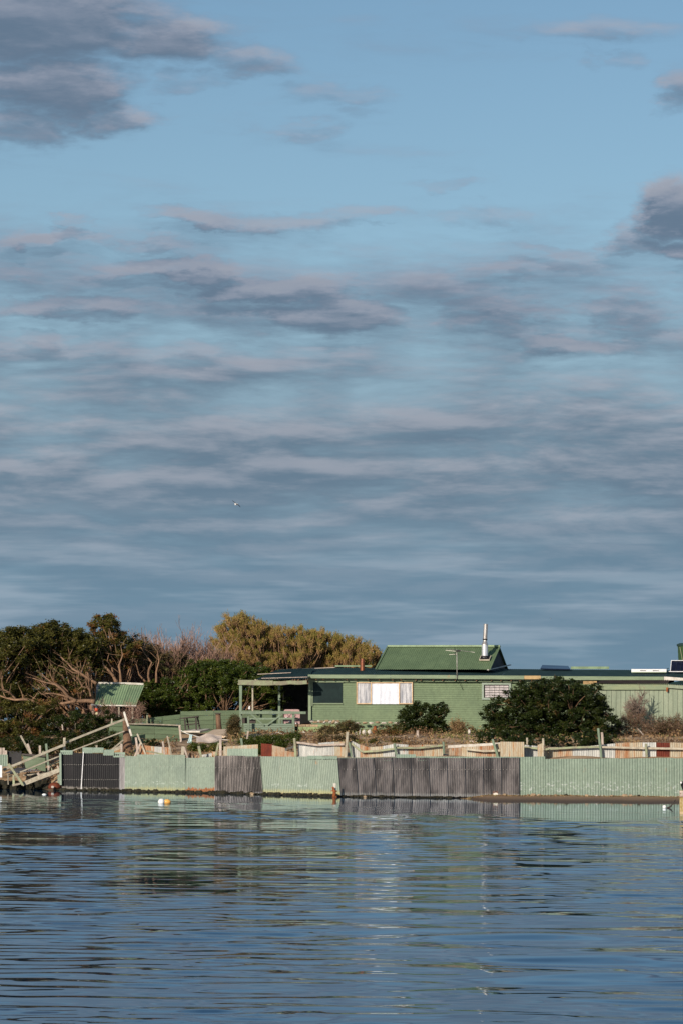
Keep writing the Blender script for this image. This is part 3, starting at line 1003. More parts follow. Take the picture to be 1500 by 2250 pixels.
for Yl, pts_, r0_, r1_ in [
    (146.0, [(208, 1542), (190, 1540), (165, 1541), (138, 1546), (112, 1541), (98, 1544)], .13, .03),
    (145.8, [(168, 1541), (150, 1531), (138, 1516), (122, 1504), (98, 1499), (72, 1490)], .10, .02),
    (145.9, [(152, 1533), (134, 1527), (112, 1523), (92, 1526)], .06, .015),
    (146.1, [(150, 1520), (135, 1505), (118, 1502), (105, 1492), (88, 1478)], .05, .012),
    (145.8, [(138, 1516), (128, 1505), (118, 1498), (112, 1484), (106, 1470)], .045, .012),
    (146.4, [(212, 1502), (196, 1492), (178, 1480), (160, 1470), (148, 1456), (134, 1444)], .09, .02),
    (146.4, [(178, 1480), (160, 1478), (142, 1466), (128, 1462)], .05, .012),
    (146.3, [(186, 1520), (180, 1505), (172, 1490), (174, 1478)], .06, .015),
    (146.2, [(200, 1530), (196, 1512), (180, 1508), (170, 1518)], .05, .012),
    (145.6, [(76, 1550), (70, 1539), (52, 1537), (34, 1538), (14, 1534), (-6, 1526)], .09, .03),
    (145.6, [(36, 1538), (27, 1526), (22, 1522), (10, 1516), (-4, 1517)], .06, .02),
    (145.6, [(22, 1522), (9, 1520), (4, 1500)], .04, .01),
    (145.6, [(98, 1566), (90, 1562), (80, 1560), (104, 1580)], .05, .02),
    (150.5, [(256, 1500), (250, 1486), (240, 1474), (228, 1462), (223, 1440), (218, 1424)], .10, .02),
    (150.5, [(266, 1500), (265, 1480), (262, 1462), (270, 1440), (266, 1420)], .08, .015),
    (150.6, [(250, 1486), (246, 1466), (236, 1452), (240, 1436)], .05, .01),
    (152.5, [(330, 1500), (326, 1486), (328, 1470), (334, 1456), (318, 1436), (308, 1418)], .08, .02),
    (152.5, [(344, 1500), (344, 1476), (350, 1452), (346, 1430)], .07, .015),
    (152.4, [(320, 1498), (306, 1482), (302, 1466), (296, 1448)], .06, .012)]:
    p3 = [P(x_, y_, Yl + .25 * math.sin(i_ * 1.9)) for i_, (x_, y_) in enumerate(pts_)]
    mb = MB().tube(p3, [r0_ + (r1_ - r0_) * i_ / (len(p3) - 1) for i_ in range(len(p3))], 7)
    for q in range(5):
        k_ = random.randrange(1, len(p3))
        mb.tube(curve(p3[k_], p3[k_] + Vector((random.uniform(-1.1, .6), random.uniform(-.3, .5), random.uniform(-.1, 1.1))), .25, 4), [r1_, r1_ * .8, r1_ * .6, r1_ * .45, .004], 4)
    o = obj('limb', mb, bark_mat, lowtree, smooth=True)
plant('coastal_shrub', 'dense dark shrub on the bank above the broken gangway at the left edge', 'shrub',
      [(25, 1590, 75, 50), (-20, 1620, 60, 40), (90, 1560, 45, 30)], 146, 2.2, 60, 20000, .066, leaf_dark, bark_mat,
      [root(30, 146)], .07, .38, 'shrubs on the left bank', .5, 6, brown=.14, twigs=80)
plant('coastal_shrub', 'dark green shrub under the eave of the little green-roofed shed', 'shrub',
      [(150, 1610, 60, 38), (200, 1585, 55, 36), (120, 1640, 45, 22), (235, 1600, 40, 30)], 144.5, 1.8, 55, 21000, .056, leaf_bush, bark_grey,
      [root(170, 144.5)], .05, .34, 'shrubs on the left bank', .5, 7, brown=.12, twigs=60)
plant('coastal_shrub', 'low dark shrub directly behind the lower gangway rails and mint caps', 'shrub',
      [(190, 1640, 62, 15), (120, 1642, 50, 16), (60, 1640, 60, 20), (235, 1628, 30, 20), (20, 1640, 40, 18)], 140.4, .7, 60, 20000, .05, leaf_bush, bark_grey,
      [root(150, 141.0)], .04, .40, 'shrubs on the left bank', .5, 77, brown=.2, twigs=60)
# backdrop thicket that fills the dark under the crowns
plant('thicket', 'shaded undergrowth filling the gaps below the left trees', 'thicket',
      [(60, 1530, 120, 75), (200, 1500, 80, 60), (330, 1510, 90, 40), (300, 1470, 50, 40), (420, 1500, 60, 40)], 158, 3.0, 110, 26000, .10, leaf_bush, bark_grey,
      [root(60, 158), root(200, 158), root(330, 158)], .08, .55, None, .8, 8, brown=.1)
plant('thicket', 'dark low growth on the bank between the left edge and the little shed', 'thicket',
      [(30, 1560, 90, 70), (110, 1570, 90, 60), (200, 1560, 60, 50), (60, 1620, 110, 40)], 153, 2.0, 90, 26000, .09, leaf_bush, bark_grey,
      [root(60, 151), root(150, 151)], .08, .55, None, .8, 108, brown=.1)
# glossy green hedge-like bush in the middle
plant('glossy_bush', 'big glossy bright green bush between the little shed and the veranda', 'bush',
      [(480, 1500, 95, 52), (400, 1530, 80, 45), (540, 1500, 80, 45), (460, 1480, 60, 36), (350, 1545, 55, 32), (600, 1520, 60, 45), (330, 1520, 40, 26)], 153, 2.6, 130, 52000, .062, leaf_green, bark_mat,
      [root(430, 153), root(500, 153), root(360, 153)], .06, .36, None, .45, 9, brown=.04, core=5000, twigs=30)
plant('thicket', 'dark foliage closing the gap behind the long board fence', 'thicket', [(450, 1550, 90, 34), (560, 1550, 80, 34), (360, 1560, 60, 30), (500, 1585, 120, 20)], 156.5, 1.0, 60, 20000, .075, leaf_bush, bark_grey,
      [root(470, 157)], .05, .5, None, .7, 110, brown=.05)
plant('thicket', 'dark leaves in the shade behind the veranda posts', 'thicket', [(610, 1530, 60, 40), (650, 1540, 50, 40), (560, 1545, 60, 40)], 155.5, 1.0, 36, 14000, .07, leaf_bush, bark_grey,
      [root(600, 156)], .05, .4, None, .7, 10, brown=.05)

# bare pinkish shrubs against the sky
BARE = 'bare pinkish shrubs standing against the sky'
for i, (px, top, lab) in enumerate([
    (300, 1368, 'leftmost bare pinkish shrub, just right of the tuft-topped tree'),
    (330, 1372, 'bare pinkish shrub with dense fine twigs, second from the left of its row'),
    (368, 1372, 'tallest bare pinkish shrub in the middle of its row'),
    (408, 1378, 'wide open bare shrub right of the tallest one in its row'),
    (428, 1400, 'short bare shrub between the open one and the last one of its row'),
    (448, 1388, 'rightmost slim bare shrub, beside the wind-swept brush tree')]):
    b = root(px, 156 + (i % 2), 0)
    topz = P(px, top, 156).z
    twig_shrub('bare_shrub', lab, b, (topz - b.z) * .66, .20, 14, twig_mat, BARE, seed=20 + i, levels=4, r0=.034, wide=.30, up=1.5)

# wind-swept brush trees behind the house
BR = 'wind-swept olive-brown trees behind the house'
brush_tree('windswept_tree', 'tallest wind-swept brush tree leaning left, with a small gap of sky in its crown',
           [(515, 1374, 42, 28), (540, 1396, 45, 38), (490, 1420, 28, 38), (520, 1440, 48, 24), (560, 1430, 40, 28), (575, 1395, 26, 26), (580, 1455, 50, 18)], 162, 2.4, 60,
           [root(600, 162.5, 1.2), root(590, 162, 1.0)], .13, BR, (-.35, -.1, .55), 31)
brush_tree('windswept_tree', 'middle wind-swept brush tree with a flat olive-brown top',
           [(620, 1410, 45, 32), (660, 1415, 45, 34), (610, 1440, 45, 28), (655, 1450, 45, 24), (600, 1398, 24, 24), (690, 1412, 28, 28)], 163, 2.4, 62,
           [root(640, 163.5, .3), root(680, 163, .3)], .11, BR, (-.12, -.1, .9), 32)
brush_tree('windswept_tree', 'lowest wind-swept brush tree sloping down to the green gable roof',
           [(715, 1418, 42, 30), (760, 1430, 42, 32), (800, 1440, 34, 26), (735, 1455, 50, 22), (790, 1458, 45, 18)], 164, 2.4, 66,
           [root(720, 164.5, .3), root(780, 164, .3)], .10, BR, (.05, -.1, 1.0), 33)

# ------------------------------------------------------------------ house
HY = 150.0
house = thing('house', P(900, 1602, HY), 'long low green weatherboard house with a gabled loft and steel flue above the fences', 'house')


def lapped(x0, x1, ytop, ybot, Y, pitch_px, mat, parent, name='siding', lap=.033, hole=None):
    """lapped boards as one surface of real laps"""
    mb = MB()
    n = max(1, int(round((ybot - ytop) / pitch_px)))
    for i in range(n):
        ya, yb = ytop + (ybot - ytop) * i / n, ytop + (ybot - ytop) * (i + 1) / n
        tl, tr, br, bl = P(x0, ya, Y), P(x1, ya, Y), P(x1, yb, Y), P(x0, yb, Y)
        off = Vector((0, -lap, 0))
        m = 6
        for j in range(m):
            a, b = j / m, (j + 1) / m
            A, B = tl.lerp(tr, a), tl.lerp(tr, b)
            C_, D = bl.lerp(br, b) + off, bl.lerp(br, a) + off
            mb.add([A, D, C_, B], [(0, 1, 2, 3)])
            mb.add([D, D - off, C_ - off, C_], [(0, 1, 2, 3)])
    return obj(name, mb, mat, parent)


def rect(x0, y0, x1, y1, Y, d):
    """box whose front face fills the photo rectangle at distance Y and is d deep"""
    mb = MB()
    mb.prism([P(x0, y1, Y), P(x1, y1, Y), P(x1, y0, Y), P(x0, y0, Y)], (0, d, 0))
    return mb


lapped(684, 1308, 1498, 1603, HY, 4.05, wall_green, house)
obj('back_wall', rect(680, 1488, 1480, 1600, HY + .1, 5.5), black_void, house)
# low front roof
a, b = P(678, 1483.5, HY - .35), P(1310, 1485, HY - .35)
ub = P(612, 1471, HY + 6)
mb = MB()
RZ = lambda px, y, Y: P(px, y, Y)


def roof_sheets(name, fl, fr, bl_, br_, n, mat, parent, pitch=.1, amp=.012, label=None):
    fl, fr, bl_, br_ = map(Vector, (fl, fr, bl_, br_))
    for i in range(n):
        mb = MB()
        u0, u1 = i / n, (i + 1) / n
        mb.corr(fl.lerp(fr, u0), fl.lerp(fr, u1), bl_.lerp(br_, u1) + Vector((0, 0, .0)), bl_.lerp(br_, u0), pitch, amp, 3, warp=.004)
        for q in range(len(mb.v)):
            v = mb.v[q]
            mb.v[q] = (v[0], v[1], v[2] + (.004 if i % 2 else 0))
        obj(name, mb, mat, parent, smooth=True, label=label)


roof_sheets('roof_sheet', P(678, 1484, HY - .42), P(1312, 1487.5, HY - .42), P(690, 1466.8, HY + 5.8), P(1330, 1471.5, HY + 5.8), 9, roof_teal, house)
roof_sheets('roof_sheet', P(1312, 1487.8, HY - .42), P(1530, 1490, HY - .42), P(1330, 1471.5, HY + 5.8), P(1540, 1473.5, HY + 5.8), 3, roof_teal, house)
obj('roof_edge', rect(736, 1461.8, 816, 1465, HY + 5.9, .1), ridge_green, house)
obj('roof_edge', rect(1253, 1464.5, 1337, 1470, HY + 5.9, .1), ridge_green, house)
# gutter and fascia
mb = MB()
for x0, x1, y0 in ((677, 857, 1482.2), (857.6, 1000, 1482.8), (1000.6, 1150, 1484)):
    d = (x1 - x0) * math.sin(ROLL) * 0
    mb.prism([P(x0, y0 + 8, HY - .50), P(x1, y0 + 8.6, HY - .50), P(x1, y0 + .6, HY - .50), P(x0, y0, HY - .50)], (0, .13, 0))
obj('gutter', mb, trim_green, house)
obj('gutter', rect(1150.6, 1484.6, 1187, 1492.4, HY - .5, .13), material('gutter_ochre', (.42, .29, .14), (.36, .25, .12), rust=.1, nscale=4), house, label='ochre unpainted length of gutter')
mb = MB()
mb.prism([P(1188, 1494, HY - .5), P(1457, 1494.4, HY - .5), P(1457, 1486.8, HY - .5), P(1188, 1485.6, HY - .5)], (0, .13, 0))
obj('gutter', mb, trim_green, house)
mb = MB()
mb.prism([P(1457.6, 1494.5, HY - .5), P(1500, 1495.5, HY - .5), P(1500, 1489.5, HY - .5), P(1457.6, 1486.5, HY - .5)], (0, .13, 0))
obj('gutter', mb, white_paint, house, label='white rust-edged end of gutter')
obj('fascia', rect(677, 1490.8, 1310, 1498.5, HY - .12, .1), trim_green, house)
mb = MB()
for q in range(26):
    x = 690 + q * 24 + random.uniform(-7, 7)
    mb.box(P(x, 1492.6 + (x - 690) * .006 + .6, HY - .26), (.05, .22, .05))
obj('gutter_bracket', mb, material('bracket_brown', (.20, .10, .05), rough=.8), house, kind='stuff')
mb = MB()
mb.tube([P(878, 1490, HY - .33), P(880, 1494, HY - .3), P(893, 1496, HY - .2), P(960, 1497.5, HY - .2), P(1060, 1497.5, HY - .2), P(1160, 1499.5, HY - .2), P(1210, 1500, HY - .2)], .022, 6)
obj('downpipe', mb, trim_green, house, smooth=True)
obj('corner_post', rect(677.5, 1491, 683.5, 1583, HY - .16, .14), trim_green, house)
obj('corner_post', rect(684.5, 1499, 687.5, 1551, HY - .1, .08), trim_green, house)
obj('foundation', rect(684, 1603, 1310, 1618, HY + .05, .3), stone_green, house)

# windows
wtop = obj('window', rect(688, 1499.5, 752, 1544.5, HY - .06, .05), screen_dark, house, label='window covered by a dark green screen')
obj('sill', rect(688, 1544.8, 753, 1546.8, HY - .1, .09), trim_green, wtop)
obj('head_board', rect(700, 1497.3, 754, 1499.4, HY - .135, .10), trim_green, wtop)


def window_frame(x0, y0, x1, y1, w, Y, d, mat, parent, mull=()):
    mb = MB()
    for r_ in ((x0, y0, x1, y0 + w), (x0, y1 - w, x1, y1), (x0, y0 + w, x0 + w, y1 - w), (x1 - w, y0 + w, x1, y1 - w)):
        mb.prism([P(r_[0], r_[3], Y), P(r_[2], r_[3], Y), P(r_[2], r_[1], Y), P(r_[0], r_[1], Y)], (0, d, 0))
    for x in mull:
        mb.prism([P(x, y1 - w, Y), P(x + w, y1 - w, Y), P(x + w, y0 + w, Y), P(x, y0 + w, Y)], (0, d, 0))
    return obj('frame', mb, mat, parent)


def cloth_pane(x0, y0, x1, y1, Y, mat, parent, amp=.012, seed=0):
    r = random.Random(seed)
    mb = MB()
    nx, nz = 26, 8
    ph = [r.uniform(0, 6) for _ in range(4)]
    vs = []
    for j in range(nz + 1):
        for i in range(nx + 1):
            u, v = i / nx, j / nz
            p = P(x0 + (x1 - x0) * u, y1 + (y0 - y1) * v, Y)
            p.y += amp * (math.sin(u * 19 + ph[0] + v * 1.5) + .7 * math.sin(u * 41 + ph[1] - v * 2) + .5 * math.sin(v * 5 + u * 7 + ph[2]))
            vs.append(p)
    fs = [(j * (nx + 1) + i, j * (nx + 1) + i + 1, (j + 1) * (nx + 1) + i + 1, (j + 1) * (nx + 1) + i) for j in range(nz) for i in range(nx)]
    mb.add(vs, fs)
    return obj('curtain', mb, mat, parent, smooth=True)


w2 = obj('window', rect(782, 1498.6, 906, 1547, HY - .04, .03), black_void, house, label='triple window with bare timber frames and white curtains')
window_frame(782.5, 1498.8, 816, 1547, 2.0, HY - .12, .075, frame_wood, w2)
window_frame(875.5, 1498.8, 906, 1547, 2.0, HY - .12, .075, frame_wood, w2)
obj('head_board', rect(816, 1499.2, 875.5, 1501.6, HY - .11, .06), frame_wood, w2)
cloth_pane(784.5, 1500.8, 814, 1545.1, HY - .066, curtain_grey, w2, .006, 1)
cloth_pane(816, 1501.6, 875.4, 1547, HY - .08, curtain_white, w2, .010, 2)
cloth_pane(877.5, 1500.8, 904, 1545.1, HY - .066, curtain_grey, w2, .006, 3)

w3 = obj('window', rect(1059, 1501.5, 1121, 1536.5, HY - .05, .03), black_void, house, label='louvre window with a grid, half hidden by the round bush')
window_frame(1057.5, 1500, 1121.5, 1537.5, 4.4, HY - .10, .06, frame_grey, w3)
for j in range(5):
    for i in range(5):
        x0 = 1064.5 + i * 10.4
        y0 = 1506.5 + j * 5.4
        obj('pane', rect(x0, y0, x0 + 9.8, y0 + 4.2, HY - .075, .01), louvre_glass, w3)
obj('vent_block', rect(1165.5, 1501, 1176, 1510.5, HY - .08, .07), clean_white, house)
mb = MB()
for i, (dx, dy) in enumerate(((2.5, 2.3), (7.6, 2.3), (5.1, 4.7), (2.5, 7.1), (7.6, 7.1))):
    c = P(1165.5 + dx, 1501 + dy, HY - .095)
    mb.box(c, (.055, .02, .055), Matrix.Rotation(R(45), 3, 'Y'))
obj('vent_holes', mb, black_void, house)

# gabled loft, turned a little to the left
GY = HY + 4.6
ph_ = R(14)
uax = Vector((math.cos(ph_), -math.sin(ph_), 0))
fax = Vector((-math.sin(ph_), -math.cos(ph_), 0))
apexR = P(1097, 1421, GY)
ridgeL = apexR - uax * M(252, GY)
half = 2.8
slope_dn = fax * half
zlow_f = P(1068, 1471, GY - 2.7).z
rise = apexR.z - zlow_f
eR = apexR + slope_dn - Vector((0, 0, rise))
eL = ridgeL + slope_dn - Vector((0, 0, rise))
bR = apexR - slope_dn - Vector((0, 0, rise))
bL = ridgeL - slope_dn - Vector((0, 0, rise))
for i in range(8):
    mb = MB()
    mb.corr(eL.lerp(eR, i / 8), eL.lerp(eR, (i + 1) / 8), ridgeL.lerp(apexR, (i + 1) / 8), ridgeL.lerp(apexR, i / 8), .11, .014, 2, warp=.004)
    obj('loft_roof_sheet', mb, roof_green, house, smooth=True)
mb = MB()
mb.prism([bL, bR, apexR, ridgeL], (0, 0, -.03))
obj('loft_back_roof', mb, roof_green, house)
mb = MB()
ins = -uax * .12
mb.prism([eR + ins - Vector((0, 0, .04)), bR + ins - Vector((0, 0, .04)), apexR + ins - Vector((0, 0, .05))], -uax * .1)
obj('gable_wall', mb, gable_dark, house)  # shade of the side turned from the sun is put into this grey
mb = MB()
mb.bar(ridgeL + Vector((0, -.05, .04)), apexR + Vector((0, -.05, .04)), .10, .16)
obj('ridge_cap', mb, ridge_green, house)
mb = MB()
mb.bar(eR + Vector((0, 0, .03)), apexR + Vector((0, 0, .02)), .09, .05)
obj('barge_board', mb, roof_green, house)
mb = MB()
mb.bar(eL + Vector((0, 0, .03)), ridgeL + Vector((0, 0, .02)), .09, .05)
obj('barge_board', mb, roof_green, house)
mb = MB()
mb.bar(eR + Vector((-.1, -.05, -.02)), P(1120, 1461, GY + 1.0), .10, .05)
obj('flashing', mb, white_paint, house)

# steel flue standing on the loft roof
fb = P(1064, 1446, GY - 1.4)
fl = thing('flue', fb, None, None)
fl.parent = house
fl.location = fb - ORG['house']
mpx = M(1, GY - 1.4)
mb = MB().lathe(fb + Vector((0, 0, .02)), [(.17, 0), (.17, 28 * mpx)], 24)
obj('pipe', mb, steel, fl, smooth=False)
tip = Vector((.045, 0, 1)).normalized()
mb = MB().lathe(fb + Vector((0, 0, .02 + 28 * mpx)), [(.185, 0), (.18, .03), (.11, 8 * mpx), (.10, 13 * mpx)], 24, tip)
obj('cone', mb, steel_warm, fl)
obj('collar', MB().lathe(fb + Vector((.008, 0, .02 + 38.5 * mpx)), [(.128, 0), (.128, .07)], 20, tip), black_metal, fl)
obj('collar', MB().lathe(fb + Vector((0, 0, .03)), [(.19, 0), (.19, .09)], 20), black_metal, fl)
mb = MB().lathe(fb + Vector((.01, 0, .02 + 40 * mpx)), [(.115, 0), (.115, 33 * mpx), (.125, 33 * mpx), (.125, 34 * mpx), (.10, 34 * mpx), (.10, 30 * mpx)], 24, tip)
obj('cowl', mb, steel_warm, fl)
sl = (apexR - eR).normalized()
rotm = Matrix((uax, sl, uax.cross(sl))).transposed()
mb = MB().box(fb + Vector((.02, -.05, 0)), (.50, .52, .06), rotm)
obj('flashing', mb, black_metal, fl)
mb = MB()
for sx in (-1, 1):
    mb.box(fb + Vector((.02, -.05, .01)) + uax * .27 * sx, (.035, .56, .07), rotm)
mb.box(fb + Vector((.02, -.05, .01)) - sl * .28, (.50, .035, .07), rotm)
obj('flashing_rim', mb, timber_pale, fl)
cp = P(795.5, 1472.5, HY + 3.6)
mb = MB().lathe(cp - Vector((0, 0, .1)), [(.125, 0), (.125, M(29, HY + 3.6)), (.11, M(29, HY + 3.6)), (.10, M(25, HY + 3.6))], 20)
obj('vent_pipe', mb, copper, house, smooth=False)

# television antenna fixed to the gutter
ab = P(1003, 1491.5, HY - .56)
an = thing('antenna', ab, None, None)
an.parent = house
an.location = ab - ORG['house']
top = P(1002.6, 1427, HY - .56)
obj('mast', MB().tube([ab, top], .022, 8), alu, an, smooth=True)
mb = MB()
b0, b1 = P(979, 1425.5, HY - .3), P(1042, 1433.5, HY - .9)
mb.tube([b0, b1], .014, 6)
obj('boom', mb, alu, an)
mb = MB()
for i in range(9):
    q = b0.lerp(b1, .03 + i * .105)
    l = .34 - .02 * i
    mb.tube([q + Vector((-.18, -l, .02)), q + Vector((.18, l, -.02))], .008, 4)
mb.tube([P(978, 1429, HY - .5), P(1000, 1431, HY - .6)], .012, 5)
mb.tube([P(986, 1438.5, HY - .5), P(1003, 1437, HY - .6)], .010, 5)
obj('element', mb, alu, an, kind='stuff')
mb = MB()
mb.box(P(1006, 1430, HY - .56), (.22, .10, .09))
mb.tube([P(998, 1422, HY - .56), P(999, 1440, HY - .6)], .018, 5)
mb.tube([P(1004, 1434, HY - .56), P(1011, 1443, HY - .5), P(1004, 1455, HY - .55)], .008, 4)
obj('clamp', mb, black_metal, an)
mb = MB()
mb.tube([P(1004, 1490, HY - .52), P(1007, 1497, HY - .3), P(1016, 1516, HY - .05)], .010, 4)
obj('cable', mb, black_metal, an)

# things on the right part of the roof
def slab(px0, py0, px1, py1, px2, py2, px3, py3, Ya, Yb, th=.05):
    mb = MB()
    mb.prism([P(px0, py0, Ya), P(px1, py1, Ya), P(px2, py2, Yb), P(px3, py3, Yb)], (0, 0, -th))
    return mb


obj('solar_panel', slab(1186, 1468.5, 1252, 1470, 1247, 1463, 1190, 1461, HY + 4.4, HY + 5.4), solar, house, 'flat black solar panel lying on the teal roof')
col = thing('solar_collector', P(1424, 1478, HY + 2.6), None, None)
col.parent = house
col.location = ORG[col.name] - ORG['house']
obj('frame', rect(1386, 1470, 1463, 1476.5, HY + 2.5, .06), clean_white, col)
obj('bracket', rect(1386, 1476.6, 1463, 1478.4, HY + 2.48, .05), trim_green, col)
obj('glass', slab(1389, 1470.5, 1461, 1470.8, 1468, 1467.3, 1394, 1467, HY + 2.6, HY + 3.7), blue_glass, col)
for x in (1405, 1433):
    mb = MB()
    mb.prism([P(x, 1474, HY + 2.49), P(x + 13, 1474.3, HY + 2.49), P(x + 13, 1473, HY + 2.49), P(x, 1472.7, HY + 2.49)], (0, .02, 0))
    obj('slot', mb, black_void, col)
sp = thing('solar_panel', P(1490, 1474, HY + 3), None, None)
sp.parent = house
sp.location = ORG[sp.name] - ORG['house']
obj('panel', slab(1472, 1473.5, 1560, 1474, 1562, 1452.5, 1474.5, 1452, HY + 2.6, HY + 3.3, .03), solar, sp)
mb = MB()
mb.bar(P(1471.5, 1474.5, HY + 2.57), P(1473.6, 1451.6, HY + 3.27), .035, .05)
mb.bar(P(1473.6, 1451.2, HY + 3.27), P(1562, 1451.7, HY + 3.27), .035, .05)
mb.bar(P(1468, 1475.5, HY + 2.5), P(1562, 1476, HY + 2.5), .04, .06)
obj('frame', mb, clean_white, sp)
mb = MB()
for i in range(1, 9):
    mb.bar(P(1473 + i * 10, 1473, HY + 2.575), P(1475.5 + i * 10, 1453, HY + 3.275), .008, .006)
obj('cell_line', mb, gable_dark, sp, kind='stuff')
tk = thing('water_tank', P(1520, 1470, HY + 7), 'dark green water tank cut by the right edge, above the solar panel', 'water tank')
tb = P(1524, 1480, HY + 7)
rr = M(36, HY + 7)
hh = M(64, HY + 7)
prof = []
for i in range(13):
    prof += [(rr * (.93 + .07 * i / 12) + (.012 if i % 2 else 0), hh * i / 12)]
obj('tank_body', MB().lathe(tb, prof, 40), tank_green, tk, smooth=True)
obj('lid', MB().lathe(tb + Vector((0, 0, hh)), [(rr * 1.06, -.10), (rr * 1.06, 0), (rr * .9, .06), (rr * .2, .10)], 40), roof_teal, tk)
mb = MB().tube([tb + Vector((-rr * .93, -rr * .5, hh * .9)), tb + Vector((-rr * .75, -rr * .7, hh * .3)), tb + Vector((-rr * .7, -rr * .75, 0))], .02, 5)
obj('overflow_pipe', mb, timber_green, tk)

# ------------------------------------------------------------------ right shed with vertical panels
SY = HY - 1.3
shed = thing('shed', P(1400, 1622, SY), 'pale sage lean-to shed clad in vertical panels at the right end of the house', 'shed')
x = 1290.0
i = 0
while x < 1540:
    w = 10.4
    top = 1516 if x < 1464 else 1512 + (x - 1464) * .06
    bot = 1617 + (x - 1290) * .02
    mb = MB()
    a0, a1 = P(x + .35, bot, SY), P(x + w - .35, bot, SY)
    b0_, b1_ = P(x + .35, top, SY), P(x + w - .35, top, SY)
    jog = random.uniform(0, .012)
    mb.prism([a0 + Vector((0, -jog, 0)), a1 + Vector((0, -jog, 0)), b1_ + Vector((0, -jog, 0)), b0_ + Vector((0, -jog, 0))], (0, .035, 0))
    obj('panel', mb, panel_sage, shed)
    x += w
    i += 1
obj('inner_wall', rect(1288, 1512, 1545, 1620, SY + .05, 1.0), gable_dark, shed)
obj('fascia', rect(1304, 1501.5, 1465.5, 1515.6, SY - .12, .09), fascia_sage, shed)
mb = MB()
mb.prism([P(1466, 1511.5, SY - .16), P(1545, 1517, SY - .16), P(1545, 1508.5, SY - .16), P(1466, 1502.3, SY - .16)], (0, .09, 0))
obj('fascia', mb, panel_sage, shed)
mb = MB().corr(P(1304, 1501.4, SY - .22), P(1466, 1502.4, SY - .22), P(1470, 1494.5, HY - .6), P(1326, 1494.5, HY - .6), .12, .02, 2, warp=.003)
obj('roof_sheet', mb, roof_old, shed, smooth=True)
mb = MB().corr(P(1466, 1502.6, SY - .25), P(1545, 1507.6, SY - .25), P(1545, 1498, HY - .6), P(1496, 1496, HY - .6), .12, .02, 2, warp=.003)
obj('roof_sheet', mb, roof_teal, shed, smooth=True)
obj('eave_board', rect(1280, 1496.5, 1310, 1503.5, SY - .05, .05), material('eave_ochre', (.40, .26, .12), nscale=4), shed)
obj('rusty_strap', rect(1462.5, 1510.5, 1466.5, 1520, SY - .19, .02), rust_metal, shed)

# ------------------------------------------------------------------ veranda
VY = 148.6
ver = thing('veranda', P(600, 1615, VY), 'open green timber veranda with a weathered beam at the left end of the house', 'veranda')
for (x, y0, y1, w, Y, m_) in ((529.5, 1502, 1622, 6.4, VY, post_green), (555.5, 1500, 1563, 3.6, VY + 2.4, timber_pale), (614, 1500, 1590, 5.0, VY + 2.6, post_green), (645, 1565, 1616, 6.0, VY - .5, post_green)):
    mb = MB().bar(P(x, y1, Y), P(x, y0, Y), M(w, Y), M(w, Y), .1, .006, 4)
    obj('post', mb, m_, ver)
mb = MB().bar(P(524, 1499.5, VY - .12), P(600, 1500.5, VY - .12), M(11, VY), .10, .12, .02, 4)
mb.bar(P(600.5, 1501.2, VY - .12), P(674.5, 1499, VY - .12), M(8.5, VY), .10, .12, .02, 4)
obj('beam', mb, timber_green, ver)
mb = MB().bar(P(523, 1503, VY - .02), P(560, 1506.5, VY - .02), M(2.5, VY), .06, .1)
mb.bar(P(560, 1493.6, VY + .1), P(612, 1492, VY + .1), M(2.6, VY), .06, .1)
obj('batten', mb, timber_pale, ver)
roof_sheets('roof_sheet', P(562, 1493.2, VY - .25), P(677, 1492, VY - .25), P(612, 1471, VY + 4.6), P(690, 1467.5, VY + 4.6), 3, roof_teal, ver, .12, .02)
for (x0, y0, x1, y1) in ((566, 1481.5, 640, 1478), (575, 1490.5, 676, 1487.5), (612, 1471.8, 736, 1466.6)):
    mb = MB().bar(P(x0, y0, VY + (2.2 if y0 < 1485 else .1) + (2.4 if y0 < 1475 else 0)), P(x1, y1, VY + (2.2 if y0 < 1485 else .1) + (2.4 if y0 < 1475 else 0)), .035, .05)
    obj('batten', mb, timber_pink, ver)
mb = MB().bar(P(526, 1566, VY - .25), P(640, 1565.5, VY - .25), M(6, VY), .05)
mb.bar(P(640.5, 1565.8, VY - .62), P(672, 1566.2, VY - .62), M(5.2, VY), .05)
obj('rail', mb, post_green, ver)
obj('rail', MB().bar(P(545, 1579.5, VY - .15), P(655, 1578.8, VY - .15), M(4, VY), .05), post_green, ver)
for a_, b_ in (((551, 1568), (580, 1594)), ((587, 1593), (622, 1568))):
    obj('brace', MB().bar(P(*a_, VY - .22), P(*b_, VY - .22), M(3.4, VY), .04), post_green, ver)
lapped(536, 642, 1590, 1622, VY - .1, 4.2, material('veranda_boards', (.165, .22, .16), (.135, .185, .135), rough=.6, nscale=1.6, stretch=(.5, 1, 3), vary=0, rust=.08, rust_col=(.3, .36, .32)), ver, 'siding')
obj('shade_board', rect(622, 1503, 684, 1592, VY + 3.2, .1), black_void, ver)  # near-black sheet: the veranda's inner shade is put into its colour
obj('floor', rect(536, 1591, 684, 1596, VY + .1, 3.0), timber_brown, ver)
obj('crate_box', rect(532, 1577, 562, 1589, VY + .6, .5), table_dark, None, 'dark box standing behind the left veranda post', 'box')
mb = MB().bar(P(546.5, 1622, VY - .6), P(546, 1574, VY - .6), M(5, VY), M(5, VY), .1)
obj('post', mb, post_green, ver, label='short free-standing post')

